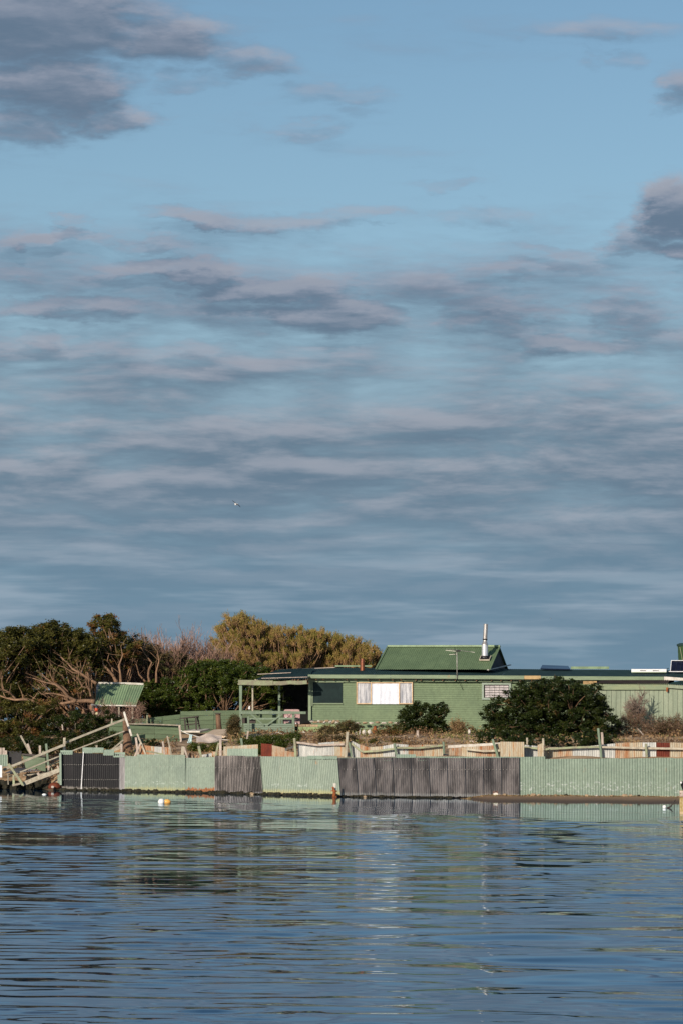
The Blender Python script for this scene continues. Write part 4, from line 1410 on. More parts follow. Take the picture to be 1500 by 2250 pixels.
# patterned armchair
ch = thing('armchair', P(641, 1594, VY + 1.2), 'pink armchair with a dark diamond pattern on the veranda', 'armchair')
mb = MB().prism([P(624, 1594, VY + 1.2), P(658, 1594, VY + 1.2), P(659.5, 1575, VY + 1.2), P(658, 1560, VY + 1.2), P(655, 1558.6, VY + 1.2), P(628, 1558.6, VY + 1.2), P(624.5, 1560, VY + 1.2)], (0, .18, 0))
obj('backrest', mb, pink_fabric, ch)
obj('seat', rect(625, 1581, 657, 1588, VY + .75, .44), pink_fabric, ch)
for x in (624.2, 655):
    obj('armrest', rect(x, 1574, x + 4.2, 1592, VY + .72, .46), pink_fabric, ch)
mb = MB()
for (x, y) in ((629, 1567), (642, 1567), (653, 1567), (635.5, 1574), (648, 1574), (636, 1586), (650, 1590), (629, 1579), (655, 1581)):
    for k_, (sx, sz) in enumerate(((-1, 1), (1, 1), (-1, -1), (1, -1))):
        c = P(x + sx * 1.6, y - sz * 1.6, VY + 1.19 if y < 1576 else VY + .71)
        mb.box(c, (.11, .012, .022), Matrix.Rotation(R(45 * sx * sz * -1), 3, 'Y'))
obj('pattern', mb, pattern_dark, ch)
mb = MB()
for (x, y) in ((636, 1586), (650, 1590), (629, 1576)):
    c = P(x, y, VY + .705)
    mb.box(c, (.055, .012, .055), Matrix.Rotation(R(45), 3, 'Y'))
obj('pattern_light', mb, clean_white, ch)
obj('jug', MB().lathe(P(548.5, 1558.5, VY + 2.4), [(.05, 0), (.055, .1), (.03, .15), (.035, .18)], 12), clean_white, None, 'small white jug on the fence rail behind the veranda post', 'jug')

# ------------------------------------------------------------------ yard fences of wide green boards
def board_fence(name, label, pts_top, drop, Y, nrow, row_px, mat, group, postx=()):
    """pts_top: list of (px,py) along the top edge"""
    fo = thing(name, P(pts_top[0][0], pts_top[0][1] + drop, Y[0]), label, 'fence', group)
    for j in range(nrow):
        for i in range(len(pts_top) - 1):
            (xa, ya), (xb, yb) = pts_top[i], pts_top[i + 1]
            Ya, Yb = Y[i], Y[i + 1]
            y0a, y0b = ya + j * row_px, yb + j * row_px
            mb = MB()
            jj = random.uniform(-.012, .012)
            th = Vector((0, .03, 0))
            mb.prism([P(xa + .25, y0a + row_px - .55, Ya - .05) + Vector((0, jj, 0)), P(xb - .25, y0b + row_px - .55, Yb - .05) + Vector((0, jj, 0)),
                      P(xb - .25, y0b, Yb - .02) + Vector((0, jj, 0)), P(xa + .25, y0a, Ya - .02) + Vector((0, jj, 0))], th)
            obj('board', mb, mat, fo)
    for (x, y0, y1, Yp) in postx:
        obj('post', MB().bar(P(x, y1, Yp), P(x, y0, Yp), .09, .07), timber_green, fo)
    return fo


YF = 'wide-board yard fences'
board_fence('board_fence', 'long wide-board green fence behind the table and the veranda rail', [(397, 1563), (470, 1561.5), (545, 1560.5), (620, 1559.5), (679, 1559)], 52,
            [151.4, 151.6, 151.8, 152, 152.1], 5, 10.3, board_green, YF, ())
board_fence('board_fence', 'upper green board fence sloping down to the left behind the leaning white plank', [(258, 1583), (330, 1577), (397, 1569.5)], 30,
            [148.2, 148.6, 149], 3, 10.6, board_green, YF, ((324, 1567, 1590, 148.1),))
fb2 = board_fence('board_fence', 'lower green board fence with a whitish top rail below the table', [(282, 1592), (340, 1592.5), (398, 1595)], 48,
                  [143.4, 143.6, 143.8], 5, 10.2, board_green, YF, ())
obj('rail', MB().bar(P(282, 1590.5, 143.3), P(340, 1591.5, 143.4), .06, .1).bar(P(340, 1591.5, 143.4), P(398, 1594, 143.6), .06, .1), timber_pale, fb2)
obj('post', MB().bar(P(399.5, 1642, 143.4), P(395, 1594, 143.4), .10, .10, .12, .01, 4), timber_pink, fb2, label='leaning pinkish end post')

# side screen by the stairs
sc_ = thing('board_screen', P(250, 1637, 141.5), 'dark green boarded screen leaning beside the top of the gangway', 'screen')
for j in range(5):
    ya = 1586 + j * 10.4
    xl = 243 - j * 1.9
    mb = MB().prism([P(xl - 1.6, ya + 10, 141.45), P(272, ya + 10, 141.6), P(272, ya - 5 + (5 if j else 0), 141.63), P(xl, ya, 141.48)], (0, .03, 0))
    obj('board', mb, board_green, sc_)

# ------------------------------------------------------------------ little shed with green roof
LS = 147.0
ls = thing('garden_shed', P(258, 1575, LS), 'little open shed with a pale-trimmed green corrugated roof among the left trees', 'shed')
roof_sheets('roof_sheet', P(208, 1548, LS), P(300, 1549.5, LS), P(219, 1502.5, LS + 2.0), P(318, 1505.5, LS + 2.0), 3, shed_roof_green, ls, .12, .022)
mb = MB().bar(P(211, 1500.6, LS + 2.0), P(280, 1501.4, LS + 2.0), M(4, LS), .08).bar(P(280, 1501.6, LS + 2.0), P(316, 1503.2, LS + 2.0), M(4.6, LS), .08)
obj('ridge_trim', mb, white_paint, ls)
mb = MB().prism([P(200.5, 1549, LS - .05), P(208.5, 1549, LS - .05), P(220.5, 1503.5, LS + 1.95), P(213.5, 1502.5, LS + 1.95)], (0, 0, -.04))
obj('barge_board', mb, material('barge_grey', (.36, .37, .38), nscale=4), ls)
obj('eave_trim', MB().bar(P(203, 1549.3, LS - .06), P(300, 1550.8, LS - .06), M(3, LS), .05), white_paint, ls)
for x in (204.5, 233, 262, 292):
    obj('post', MB().bar(P(x, 1580, LS + .1), P(x, 1550, LS + .1), M(4, LS), .1, .12, .006, 3), timber_pale, ls)
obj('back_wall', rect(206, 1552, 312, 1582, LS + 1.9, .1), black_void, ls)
by = thing('buoy', P(212.5, 1571, LS - .15), 'red buoy with a white cap hanging under the little green-roofed shed', 'buoy', 'fishing buoys')
obj('float', MB().lathe(P(212.5, 1563.5, LS - .15), [(.03, 0), (.085, .04), (.10, .11), (.085, .18), (.05, .22)], 16), buoy_red, by, smooth=True)
obj('cap', MB().lathe(P(212, 1556.8, LS - .15), [(.06, -.02), (.075, .03), (.05, .08), (.02, .1)], 14), buoy_white, by, smooth=True)
obj('buoy', MB().lathe(P(213.5, 1571.5, LS - .2), [(.02, 0), (.075, .03), (.09, .08), (.06, .14), (.02, .16)], 14), material('buoy_cream', (.70, .66, .42)), None, 'cream buoy just below the red one under the little green-roofed shed', 'buoy', 'fishing buoys', smooth=True)
twig_shrub('bare_shrub', 'leafless grey-brown bush overhanging the right half of the little shed roof', root(268, 145.5, 0), 1.9, .5, 9, twig_mat, None, seed=41, levels=4, r0=.015, wide=.6, up=.5)

# ------------------------------------------------------------------ yard furniture and clutter
TY = 147.2
tb_ = thing('table', P(418, 1606, TY), 'dark weathered table standing askew in the sandy yard', 'table')
mb = MB().prism([P(395, 1577.5, TY - .3), P(437, 1572.8, TY - .3), P(438, 1574.5, TY + .4), P(404, 1577, TY + .4)], (0, 0, -.05))
obj('tabletop', mb, table_dark, tb_)
for (xa, ya, xb, yb, Y) in ((408.5, 1607, 406, 1577, TY - .25), (432, 1606, 431, 1576, TY - .25), (416, 1605, 411, 1577, TY + .3), (440.5, 1605, 434.5, 1576, TY + .3)):
    obj('leg', MB().bar(P(xa, ya, Y), P(xb, yb, Y), .075, .075), table_dark, tb_)
obj('stretcher', MB().bar(P(408, 1592.5, TY), P(438, 1589.5, TY), .05, .04).bar(P(408, 1586, TY + .2), P(437, 1585, TY + .2), .03, .03), table_dark, tb_)
st_ = thing('stump', P(481, 1602, 148.3), 'brown post stump with a small dark cap in front of the long board fence', 'stump')
obj('trunk', MB().tube([P(482, 1606, 148.3), P(480.5, 1588, 148.3), P(479.5, 1569, 148.3)], [.16, .14, .13], 10), timber_brown, st_, smooth=True)
obj('cap', MB().box(P(479.5, 1567.6, 148.25), (.32, .3, .05)), table_dark, st_)

SNAG = P(284, 1664, 138.2)
sn = thing('tree_stump', SNAG, 'tall rusty brown dead trunk at the top of the gangway', 'tree stump')
obj('trunk', MB().tube([P(285, 1668, 138.4), P(281, 1645, 138.4), P(280, 1620, 138.4), P(276, 1600, 138.4), P(274, 1578, 138.4)], [.30, .24, .21, .13, .09], 10), timber_brown, sn, smooth=True)
obj('plank', MB().bar(P(289.5, 1617, 138), P(273, 1564, 138), M(4.4, 138), .04, .1, .01, 4), white_paint, None, 'white plank leaning on the tall dead trunk', 'plank', 'loose boards about the yard')

PL = 'loose boards about the yard'
LOOSE = [
    # xa, ya (foot), xb, yb (top), w px, Y, mat, label
    (305, 1664, 299, 1620, 4.6, 136.2, timber_pink, 'upright bleached board just right of the tall dead trunk'),
    (323, 1664, 302, 1612, 3.8, 136.0, timber_pale, 'long thin board leaning left over the other boards by the dead trunk'),
    (296, 1663, 309, 1634, 3.6, 135.9, timber_pink, 'short board leaning right, crossing the boards by the dead trunk'),
    (363, 1663, 358, 1629, 4.2, 134.6, timber_pink, 'short bleached post left of the grey leaning picket'),
    (378, 1664, 368, 1617, 3.4, 134.4, timber_pale, 'thin grey picket leaning left above the mint fence'),
    (401, 1664, 403, 1640, 7.5, 134.2, timber_pale, 'wide stub of board below the rope end'),
    (414, 1669, 405, 1642, 4.0, 134.0, timber_pink, 'thin pinkish board leaning left beside the wide stub'),
    (443, 1668, 437, 1639, 5.4, 133.6, timber_green, 'green stub of post between the two low bushes'),
    (485, 1664, 485, 1624, 5.6, 133.2, timber_pink, 'bleached square post holding the middle of the white rope'),
    (474, 1662, 481, 1632, 4.2, 133.3, timber_green, 'greenish prop leaning on the rope post'),
    (534, 1650, 530, 1622, 5.2, 132.6, post_green, 'green post above the mint cap sheet'),
    (543, 1628, 546, 1606, 3.6, 139.0, timber_pink, 'small bleached board against the veranda boarding'),
    (70, 1660, 46, 1616, 4.2, 139.4, timber_pale, 'tallest leaning board left of the gangway'),
    (70, 1659, 61, 1634, 4.6, 139.2, timber_pink, 'shorter board beside the tallest leaning board left of the gangway'),
    (88.5, 1662, 88.5, 1638, 5.0, 139.2, timber_pink, 'short upright bleached board in the middle of the gangway rail'),
    (108, 1696, 102, 1634, 5.0, 138.4, post_green, 'green upright post crossing the gangway rail'),
    (109.5, 1698, 107, 1682, 5.2, 138.2, timber_pink, 'stub of bleached post below the green gangway post'),
    (98, 1662, 95, 1650, 5.0, 139.0, timber_green, 'short faded green board left of the green gangway post'),
    (279, 1592, 279, 1588, 3.4, 139.0, timber_green, 'small block on the handrail end'),
    (246, 1590, 246.5, 1579, 3.0, 140.5, timber_pale, 'thin stake behind the top of the handrail'),
    (213, 1652, 213, 1637, 4.2, 136.6, timber_pale, 'small pale post on top of the left mint cap'),
    (267.5, 1654, 267.5, 1634, 5.0, 136.0, timber_pink, 'square pale post left of the dead trunk foot'),
    (139, 1604, 137, 1592, 2.6, 143.0, timber_pink, 'small bleached stake among the dark shrubs'),
    (917.5, 1634, 916.5, 1605, 5.0, 141.5, timber_pink, 'white square post standing below the small bush by the wall'),
]
for (xa, ya, xb, yb, w, Y, m_, lab) in LOOSE:
    nm = 'post' if abs(xa - xb) < 5 else 'plank'
    obj(nm, MB().bar(P(xa, ya, Y), P(xb, yb, Y), M(w, Y), .05 if nm == 'plank' else M(w, Y) * .8, .14, .006, 3), m_, None, lab, nm, PL)
for (xa, ya, xb, yb, w, Y, m_, lab) in [
    (236, 1656, 272, 1626, 3.6, 137.6, timber_pale, 'weathered board sloping up to the dead trunk under the handrail'),
    (225, 1664, 268, 1640, 7.5, 137.2, timber_pale, 'broad board sloping behind the left mint caps'),
    (238, 1660, 270, 1648, 7.0, 137.0, material('raw_orange_wood', (.42, .25, .11), (.3, .17, .08)), 'orange-brown board lying at the foot of the dead trunk'),
    (322, 1650, 362, 1658, 3.4, 135.2, timber_green, 'faded green board lying across the rusty sheets'),
    (610, 1654, 648, 1640, 5.0, 133.6, material('grey_wet_timber', (.12, .12, .11)), 'dark grey board propped against the bush left of the sagging fence'),
    (1030, 1629, 1080, 1634, 4.0, 137.5, timber_pink, 'long white board lying in front of the round bush'),
    (983, 1641, 1117, 1633, 6.0, 133.2, white_paint, 'long white board lying along the top of the rusty fence'),
]:
    obj('plank', MB().bar(P(xa, ya, Y), P(xb, yb, Y), M(w, Y), .06, .14, .006, 3), m_, None, lab, 'plank', PL)

# white ropes
def sag(points, Y, r=.02):
    pts = []
    for (a, b) in zip(points[:-1], points[1:]):
        for i in range(6):
            t_ = i / 6
            pts.append(P(a[0] + (b[0] - a[0]) * t_, a[1] + (b[1] - a[1]) * t_ + 1.2 * math.sin(math.pi * t_), Y))
    pts.append(P(*points[-1], Y))
    return MB().tube(pts, r, 6)


obj('rope', sag([(398, 1605), (422, 1615), (455, 1621), (484, 1624.5), (520, 1624.8)], 143.0), rope_white, None, 'white rope strung from the leaning end post over the rope post', 'rope', smooth=True)
obj('rope', sag([(551, 1622), (585, 1615.5), (610, 1609), (634, 1614.5)], 146.6), rope_white, None, 'white rope in a peaked line before the veranda boarding', 'rope', smooth=True)
obj('stake', MB().bar(P(611.5, 1622, 146.7), P(611, 1608, 146.7), .05, .05), timber_brown, None, 'short brown stake under the peak of the rope', 'stake')
mb = MB()
vs, n_ = [], 8
for i in range(n_ + 1):
    u = i / n_
    for j in range(5):
        v = j / 4
        xx = 421.5 - 2 + 5.5 * v + (-3.5 * u) + 1.2 * math.sin(u * 3 + v * 4)
        vs.append(P(xx - (1.5 + 1.2 * u) + 3 * (v - .5) * (.6 + .9 * u), 1614 + 19 * u, 142.9 - .05 * math.sin(v * 9)))
mb.add(vs, [(i * 5 + j, i * 5 + j + 1, (i + 1) * 5 + j + 1, (i + 1) * 5 + j) for i in range(n_) for j in range(4)])
obj('cloth', mb, cloth_blue, None, 'pale blue cloth hanging from the white rope', 'cloth', smooth=True)
# tarpaulin / upturned canvas on the sandy slope
mb = MB()
vs = []
for j in range(7):
    for i in range(15):
        u, v = i / 14, j / 6
        p = P(432 + 56 * u, 1632 - 14 * v - 5 * math.sin(math.pi * u) * v, 140.6 + 1.2 * v)
        p.z += .03 * math.sin(u * 9 + v * 4) + .02 * math.sin(v * 11 + u * 3)
        vs.append(p)
mb.add(vs, [(j * 15 + i, j * 15 + i + 1, (j + 1) * 15 + i + 1, (j + 1) * 15 + i) for j in range(6) for i in range(14)])
obj('tarpaulin', mb, canvas, None, 'whitish tarpaulin spread on the sandy slope below the rope', 'tarpaulin', smooth=True)
obj('slab', MB().prism([P(403, 1606, 146.6), P(440, 1606, 146.2), P(462, 1601, 147.6), P(420, 1602, 147.8)], (0, 0, -.08)), white_paint, None, 'pale slab on the sand under the dark table', 'slab')
mb = MB().prism([P(452, 1612, 144.0), P(500, 1618, 143.6), P(506, 1601, 147.0), P(470, 1603, 147.2)], (0, 0, -.1))
obj('slab', mb, material('pale_sand_slab', (.72, .56, .41), (.60, .45, .32), nscale=2, rough=.9), None, 'broad sandy slab right of the table', 'slab')  # one even pale sand colour
# tent of white cloth by the foundation
mb = MB()
pts2 = [(650, 1616), (668, 1606), (676, 1616), (690, 1614), (706, 1611), (697, 1626), (680, 1630), (668, 1624)]
mb.prism([P(x_, y_, 147.6 + .1 * (i % 3)) for i, (x_, y_) in enumerate(pts2)], (0, .12, 0))
obj('tarpaulin', mb, white_paint, None, 'crumpled whitish tarpaulin hung in front of the green stone wall', 'tarpaulin')

# green stone retaining wall under the left window
sw = thing('stone_wall', P(700, 1618, 148.4), 'low stone wall under the dark window, its green paint flaking to tan', 'wall')
for j in range(6):
    y = 1592 + j * 5.1
    x = 655 + random.uniform(-4, 2)
    while x < 748 - j * 3:
        w = random.uniform(8, 19)
        h = 4.7
        tan = (j == 3 and 657 < x < 672) or (x > 690 and x < 700 and j > 1) or (j == 0 and random.random() < .5) or random.random() < .08
        c0 = P(x + w / 2, y + h / 2, 148.5 + random.uniform(-.03, .03))
        mb = MB().box(c0, (M(w - .7, 148), .25, M(h, 148)), Matrix.Rotation(R(random.uniform(-2, 2)), 3, 'Y'))
        obj('stone', mb, rock_tan if tan else stone_green, sw)
        x += w
for i in range(14):
    c0 = P(686 + i * 4.4 + random.uniform(-1, 1), 1586 + random.uniform(-2, 2), 148.9)
    obj('rubble', MB().lump(c0, (.10, .10, .07), 100 + i), rock_tan if i % 3 else rock_white, sw)
for i in range(10):
    c0 = P(785 + i * 14 + random.uniform(-3, 3), 1588 + random.uniform(-1, 2), 149.5)
    obj('rubble', MB().lump(c0, (.14, .10, .06), 140 + i), rock_tan if i % 2 else rock_white, sw)

# bleached rocks and driftwood below the window
WR = 'whitewashed stones standing in the slope below the triple window'
for i, (x, y, rx, rz, lab) in enumerate([
    (783, 1614, 3.6, 8, 'leftmost rounded whitewashed stone of the row'),
    (790, 1612, 2.0, 10, 'thin upright whitewashed stone, second of the row'),
    (799, 1613, 5.0, 10, 'broad pointed whitewashed stone in the middle of the row'),
    (811, 1610, 5.0, 7, 'round flat-faced stone with a knob on top, right end of the row'),
    (815, 1621, 3.0, 5, 'small whitewashed stone at the foot of the round one')]):
    obj('stone', MB().lump(P(x, y, 142.8), (M(rx, 143), .12, M(rz, 143)), 60 + i, 9, 6, .12), rock_white, None, lab, 'stone', WR, smooth=True)
obj('urn', MB().lathe(P(823, 1614, 144), [(.03, 0), (.12, .08), (.14, .22), (.08, .34), (.06, .40), (.08, .42)], 16), rust_metal, None, 'brown clay urn right of the whitewashed stones', 'urn', smooth=True)
for i, (x, y, rx, rz, lab) in enumerate([
    (884, 1627, 9, 3, 'long flat pale stone on the slope left of the white square post'),
    (899, 1623, 4, 3.5, 'small white stone touching the long flat one'),
    (913, 1629, 5, 4, 'white stone at the foot of the white square post'),
    (1030, 1608, 3.4, 6, 'pointed white stone at the right end of the dry plants'),
    (1031, 1625, 4, 5, 'cream stone below the pointed white one')]):
    obj('stone', MB().lump(P(x, y, 140.5), (M(rx, 141), .15, M(rz, 141)), 80 + i, 9, 6, .16), rock_white, None, lab, 'stone', 'pale stones scattered on the slope')

# ------------------------------------------------------------------ shrubs in front of the house
FR = 'bushes growing in front of the green wall'
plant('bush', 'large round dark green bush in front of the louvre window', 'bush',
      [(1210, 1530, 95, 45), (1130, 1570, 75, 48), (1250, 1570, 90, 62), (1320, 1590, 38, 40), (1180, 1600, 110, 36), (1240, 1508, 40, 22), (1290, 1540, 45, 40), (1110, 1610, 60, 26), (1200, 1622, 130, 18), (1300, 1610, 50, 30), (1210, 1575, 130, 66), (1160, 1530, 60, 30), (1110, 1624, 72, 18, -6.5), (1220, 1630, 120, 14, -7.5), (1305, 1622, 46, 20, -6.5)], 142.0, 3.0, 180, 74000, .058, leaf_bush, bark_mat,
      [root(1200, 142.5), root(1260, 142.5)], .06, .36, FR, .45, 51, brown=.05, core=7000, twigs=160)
plant('bush', 'upright dark bush against the wall right of the triple window', 'bush',
      [(925, 1580, 52, 38), (962, 1565, 22, 22), (905, 1565, 30, 16), (945, 1600, 42, 22), (915, 1605, 40, 16)], 146.4, 1.0, 42, 14000, .052, leaf_bush, bark_mat,
      [root(935, 147.5)], .04, .30, FR, .5, 52, brown=.05, core=1500, twigs=40)
plant('bush', 'low brown-green spreading shrub under the dark window', 'bush',
      [(745, 1610, 42, 20), (765, 1597, 22, 12), (715, 1620, 25, 10), (740, 1624, 44, 9, -6)], 144.2, 1.2, 40, 11000, .046, leaf_brown, bark_mat,
      [root(745, 144.5)], .03, .40, FR, .6, 53, brown=.2, twigs=60)
plant('bush', 'grey-green spiky shrub right of the clay urn', 'bush',
      [(855, 1610, 30, 20), (840, 1620, 26, 12), (870, 1625, 26, 12), (830, 1632, 50, 8, -5.5)], 143.2, 1.0, 30, 8000, .046, leaf_dark, bark_grey,
      [root(855, 143.5)], .03, .36, FR, .6, 54, brown=.2, twigs=60)
plant('bush', 'tall narrow creeper bush climbing beside the left veranda post', 'bush',
      [(515, 1606, 13, 28), (508, 1632, 19, 20), (517, 1586, 8, 12), (498, 1645, 18, 10)], 144.0, .8, 40, 15000, .046, leaf_brown, bark_mat,
      [root(512, 144.5)], .03, .36, FR, .6, 55, brown=.1, twigs=30)
plant('bush', 'dark green mat of bush hanging over the rusty sheets below the veranda boarding', 'bush',
      [(600, 1634, 38, 18), (570, 1630, 32, 12), (642, 1622, 24, 12), (590, 1650, 28, 12), (548, 1632, 24, 8), (612, 1655, 22, 8)], 134.6, .7, 56, 22000, .040, leaf_green, bark_grey,
      [root(600, 134.9)], .03, .34, FR, .6, 56, brown=.06, twigs=20)
plant('bush', 'low green bush behind the green stub of post', 'bush',
      [(455, 1645, 38, 9), (425, 1640, 14, 7), (480, 1640, 14, 8)], 137.5, .8, 26, 6000, .042, leaf_green, bark_grey,
      [root(455, 137.6)], .02, .30, FR, .6, 57, brown=.2, twigs=20)
plant('bush', 'tiny dark bush against the lower board fence', 'bush', [(335, 1632, 14, 8)], 141.5, .4, 9, 2000, .045, leaf_bush, bark_grey, [root(335, 141.8)], .02, .18, FR, .6, 58)
twig_shrub('bare_shrub', 'leafless shrub with a pale bent stem before the sage shed panels', root(1418, 146.6, 0), 2.2, .35, 6, leaf_material('grey_twigs', [(0, (.09, .06, .05)), (1, (.24, .18, .14))], .8, 0), None, seed=61, levels=4, r0=.03, wide=.5, up=.7, lean=(-.5, 0, 0))
obj('driftwood', MB().tube([P(1424, 1640, 142), P(1418, 1620, 142.5), P(1404, 1606, 143), P(1395, 1596, 143.4)], [.05, .05, .04, .02], 7), timber_pink, None, 'pale curved dead branch leaning over the red-brown brush at the right', 'branch', smooth=True)
for i, (px, lab) in enumerate(((1385, 'red-brown brush at the foot of the shed, directly right of the round bush'), (1430, 'middle heap of red-brown brush at the foot of the shed'), (1465, 'red-brown brush with pale stalks under the bent shed corner'), (1495, 'rightmost red-brown brush cut by the photo edge'))):
    twig_shrub('brush', lab, root(px, 143.6, 0), 1.05, .9, 10, leaf_material('brush_%d' % i, [(0, (.06, .03, .02)), (.6, (.16, .085, .055)), (1, (.34, .25, .17))], .8, 0), 'dry brush heaps at the foot of the sage shed', seed=70 + i, levels=4, r0=.012, wide=.7, up=.25, leafy=1500, leafmat=leaf_brown)
twig_shrub('dry_plant', 'tan dried succulent plant below the plain wall between the bushes', root(1010, 143.4, 0), .75, .8, 14, dry_mat, None, 'plant', 3, seed=91, r0=.018, wide=.5, up=1.2, leafy=1800, leafmat=dry_mat)

# ground cover: dry growth and low green on the slope
n = 46000
gx = rng.uniform(-18.5, 19.5, n)
gy = rng.uniform(133.5, 149.2, n)
s = np.sin(gx * 1.9 + gy * .7) + np.sin(gx * .8 - gy * 1.6 + 2) + rng.normal(0, .5, n)
pxg = 750 + gx / gy * F
keep = (s > .0) & ~((pxg > 395) & (pxg < 505) & (gy > 137)) & (gy > np.interp(pxg, FX, FY) + 1.0)
gx, gy, s = gx[keep], gy[keep], s[keep]
hcov = .10 + .28 * np.clip(np.sin(gx * 1.3 + 2) * np.sin(gy * 1.9 + gx) + .3, 0, 1)
C = np.stack([gx, gy, ground_z(gx, gy) + rng.random(len(gx)) * hcov], 1)
tone = np.clip(.45 + .42 * np.sin(gx * 1.1 + 1 + np.sin(gy)) + rng.normal(0, .22, len(gx)), 0, 1)
o = soup('ground_cover', leaf_quads(C, .075, tone, 1.2), tone, dry_mat, None, kind='stuff', label='dry stalks and low plants scattered over the sandy slope')

pm = MB()
for i in range(240):
    px_ = random.uniform(560, 1500)
    y_ = fence_y(px_) + random.uniform(5.5, 16.5)
    x_ = (px_ - 750) / F * y_
    r_ = random.uniform(.03, .11)
    pm.lump((x_, y_, gz(x_, y_) + r_ * .3), (r_ * 1.3, r_, r_ * .8), i, 6, 4, .25)
obj('pebbles', pm, rock_tan, None, 'small pale stones strewn over the slope', None, None, 'stuff')

# ------------------------------------------------------------------ outer corrugated fence
of = thing('corrugated_fence', P(750, 1750, fence_y(750)), 'patchwork corrugated iron fence in mint green and black panels standing at the waterline', 'fence')


def sheet_row(x0, x1, yt0, yt1, yb0, yb1, n, mat, lean0=0.0, lean1=0.0, parent=of, Yoff=0.0, name='sheet', pitch=.112, amp=.016, label=None, tilt=None, ragged=.012, yf=None):
    """n sheets between photo columns x0..x1; lean = sideways shift of the foot in px"""
    for i in range(n):
        u0, u1 = i / n, (i + 1) / n
        xa, xb = x0 + (x1 - x0) * u0, x0 + (x1 - x0) * u1
        la, lb = lean0 + (lean1 - lean0) * u0, lean0 + (lean1 - lean0) * u1
        Ya = (yf(xa) if yf else fence_y(xa)) + Yoff
        Yb = (yf(xb) if yf else fence_y(xb)) + Yoff
        k_ = -.004 if i % 2 else 0
        ta, tb2 = yt0 + (yt1 - yt0) * u0, yt0 + (yt1 - yt0) * u1
        ba, bb = yb0 + (yb1 - yb0) * u0, yb0 + (yb1 - yb0) * u1
        jig = random.uniform(-.7, .7)
        back = .10 if tilt is None else tilt
        bk = Vector((0, back + random.uniform(-.008, .008), 0))
        kv = Vector((0, k_, 0))
        mb = MB().corr(P(xa + la, ba, Ya) + kv, P(xb + lb + .6, bb, Yb) + kv, P(xb + .6, tb2 + jig, Yb) + bk + kv, P(xa, ta + jig, Ya) + bk + kv, pitch, amp, 5, warp=.005, ragged=ragged)
        z0 = min(v[2] for v in mb.v)
        obj(name, mb, mat, parent, smooth=True, label=label, origin=(P((xa + xb) / 2, 1700, Ya).x, Ya, z0))


sheet_row(133.5, 263, 1653.5, 1657.5, 1736, 1741, 5, sheet_black, label='glossy black sheet', pitch=.11, amp=.006)
sheet_row(263, 275, 1657, 1658, 1740.5, 1741.5, 1, sheet_bright, label='narrow bright zinc sheet', pitch=.085, amp=.014)
sheet_row(275, 301, 1661, 1661.5, 1741.5, 1742.5, 1, sheet_mint)
sheet_row(301, 407, 1658, 1658.5, 1741.8, 1743, 3, sheet_mint, tilt=.02)
sheet_row(407, 439, 1665, 1665, 1743, 1743.6, 1, sheet_mint_rust, label='mint sheet with an orange rusted foot')
sheet_row(439, 472.5, 1663.5, 1663, 1743.6, 1744, 1, sheet_mint_rust, label='mint sheet with an orange rusted foot')
sheet_row(472.5, 571, 1660, 1661.5, 1744.5, 1746.5, 3, sheet_char, 0, 7.5, Yoff=-.05, label='dark zinc sheet leaning right at its foot', pitch=.105, amp=.016)
sheet_row(571, 741, 1662.5, 1663, 1747.5, 1749.5, 4, sheet_mint, 7.5, 7.0)
sheet_row(676, 741, 1660.5, 1661, 1668, 1668, 2, cap_mint, Yoff=.03)
sheet_row(741.5, 1140, 1665.5, 1665, 1750, 1753.5, 10, sheet_zinc, 6.5, 0, Yoff=-.06, label='dark zinc sheet', pitch=.105, amp=.014)
sheet_row(742, 870, 1664.5, 1664.5, 1672, 1672, 3, cap_mint, Yoff=.05)
sheet_row(870, 912, 1657.5, 1657.5, 1672, 1672, 1, cap_mint, Yoff=.05)
sheet_row(912, 1140, 1661.5, 1662.5, 1672, 1672, 5, cap_mint, Yoff=.05)
sheet_row(1140.5, 1196, 1663, 1662.5, 1753.5, 1753.8, 2, sheet_mint_chip)
sheet_row(1196, 1560, 1667, 1665.5, 1753.8, 1756, 9, sheet_mint_chip)
for (a_, b_, ya, yb_) in ((133.5, 160, 1648, 1654), (182, 204, 1642.5, 1651), (204, 228, 1641.5, 1650), (228, 251, 1647, 1656), (250, 275, 1652, 1660)):
    sheet_row(a_, b_, ya + .5, ya + .5, yb_ + 4, yb_ + 4, 1, cap_mint, Yoff=.06, name='cap_sheet', label='small mint cap sheet', ragged=0)
sheet_row(500, 567, 1645.5, 1645, 1664, 1664, 2, cap_mint, Yoff=.08, name='cap_sheet', label='mint cap sheet raised behind the zinc panel', pitch=.1, amp=.014, ragged=0)
sheet_row(492, 567, 1640, 1636, 1668, 1668, 2, old_tan, Yoff=.4, name='cap_sheet', label='rust-edged old sheet behind the cap', pitch=.1, amp=.014, ragged=0)
obj('end_post', MB().bar(P(134.3, 1725, 135.8), P(133.4, 1655, 135.9), M(5, 136), .10), cap_mint, of)
obj('batten', MB().bar(P(178.8, 1736, 135.2), P(184, 1652, 135.3), M(1.7, 135), .02), clean_white, of, label='thin white leaning batten')
mb = MB()
for (x0, x1, y, st) in ((140, 262, 1680, 4.2), (140, 262, 1713, 4.2), (755, 1136, 1690, 7.6), (1145, 1496, 1691, 9.2), (475, 572, 1687, 7.0), (290, 470, 1684, 9.0)):
    x = x0
    while x < x1:
        c0 = P(x, y + random.uniform(-.6, .6) + (x - x0) * .003, fence_y(x) - .075)
        mb.box(c0, (.02, .02, .02))
        x += st
obj('screw', mb, alu, of, kind='stuff')
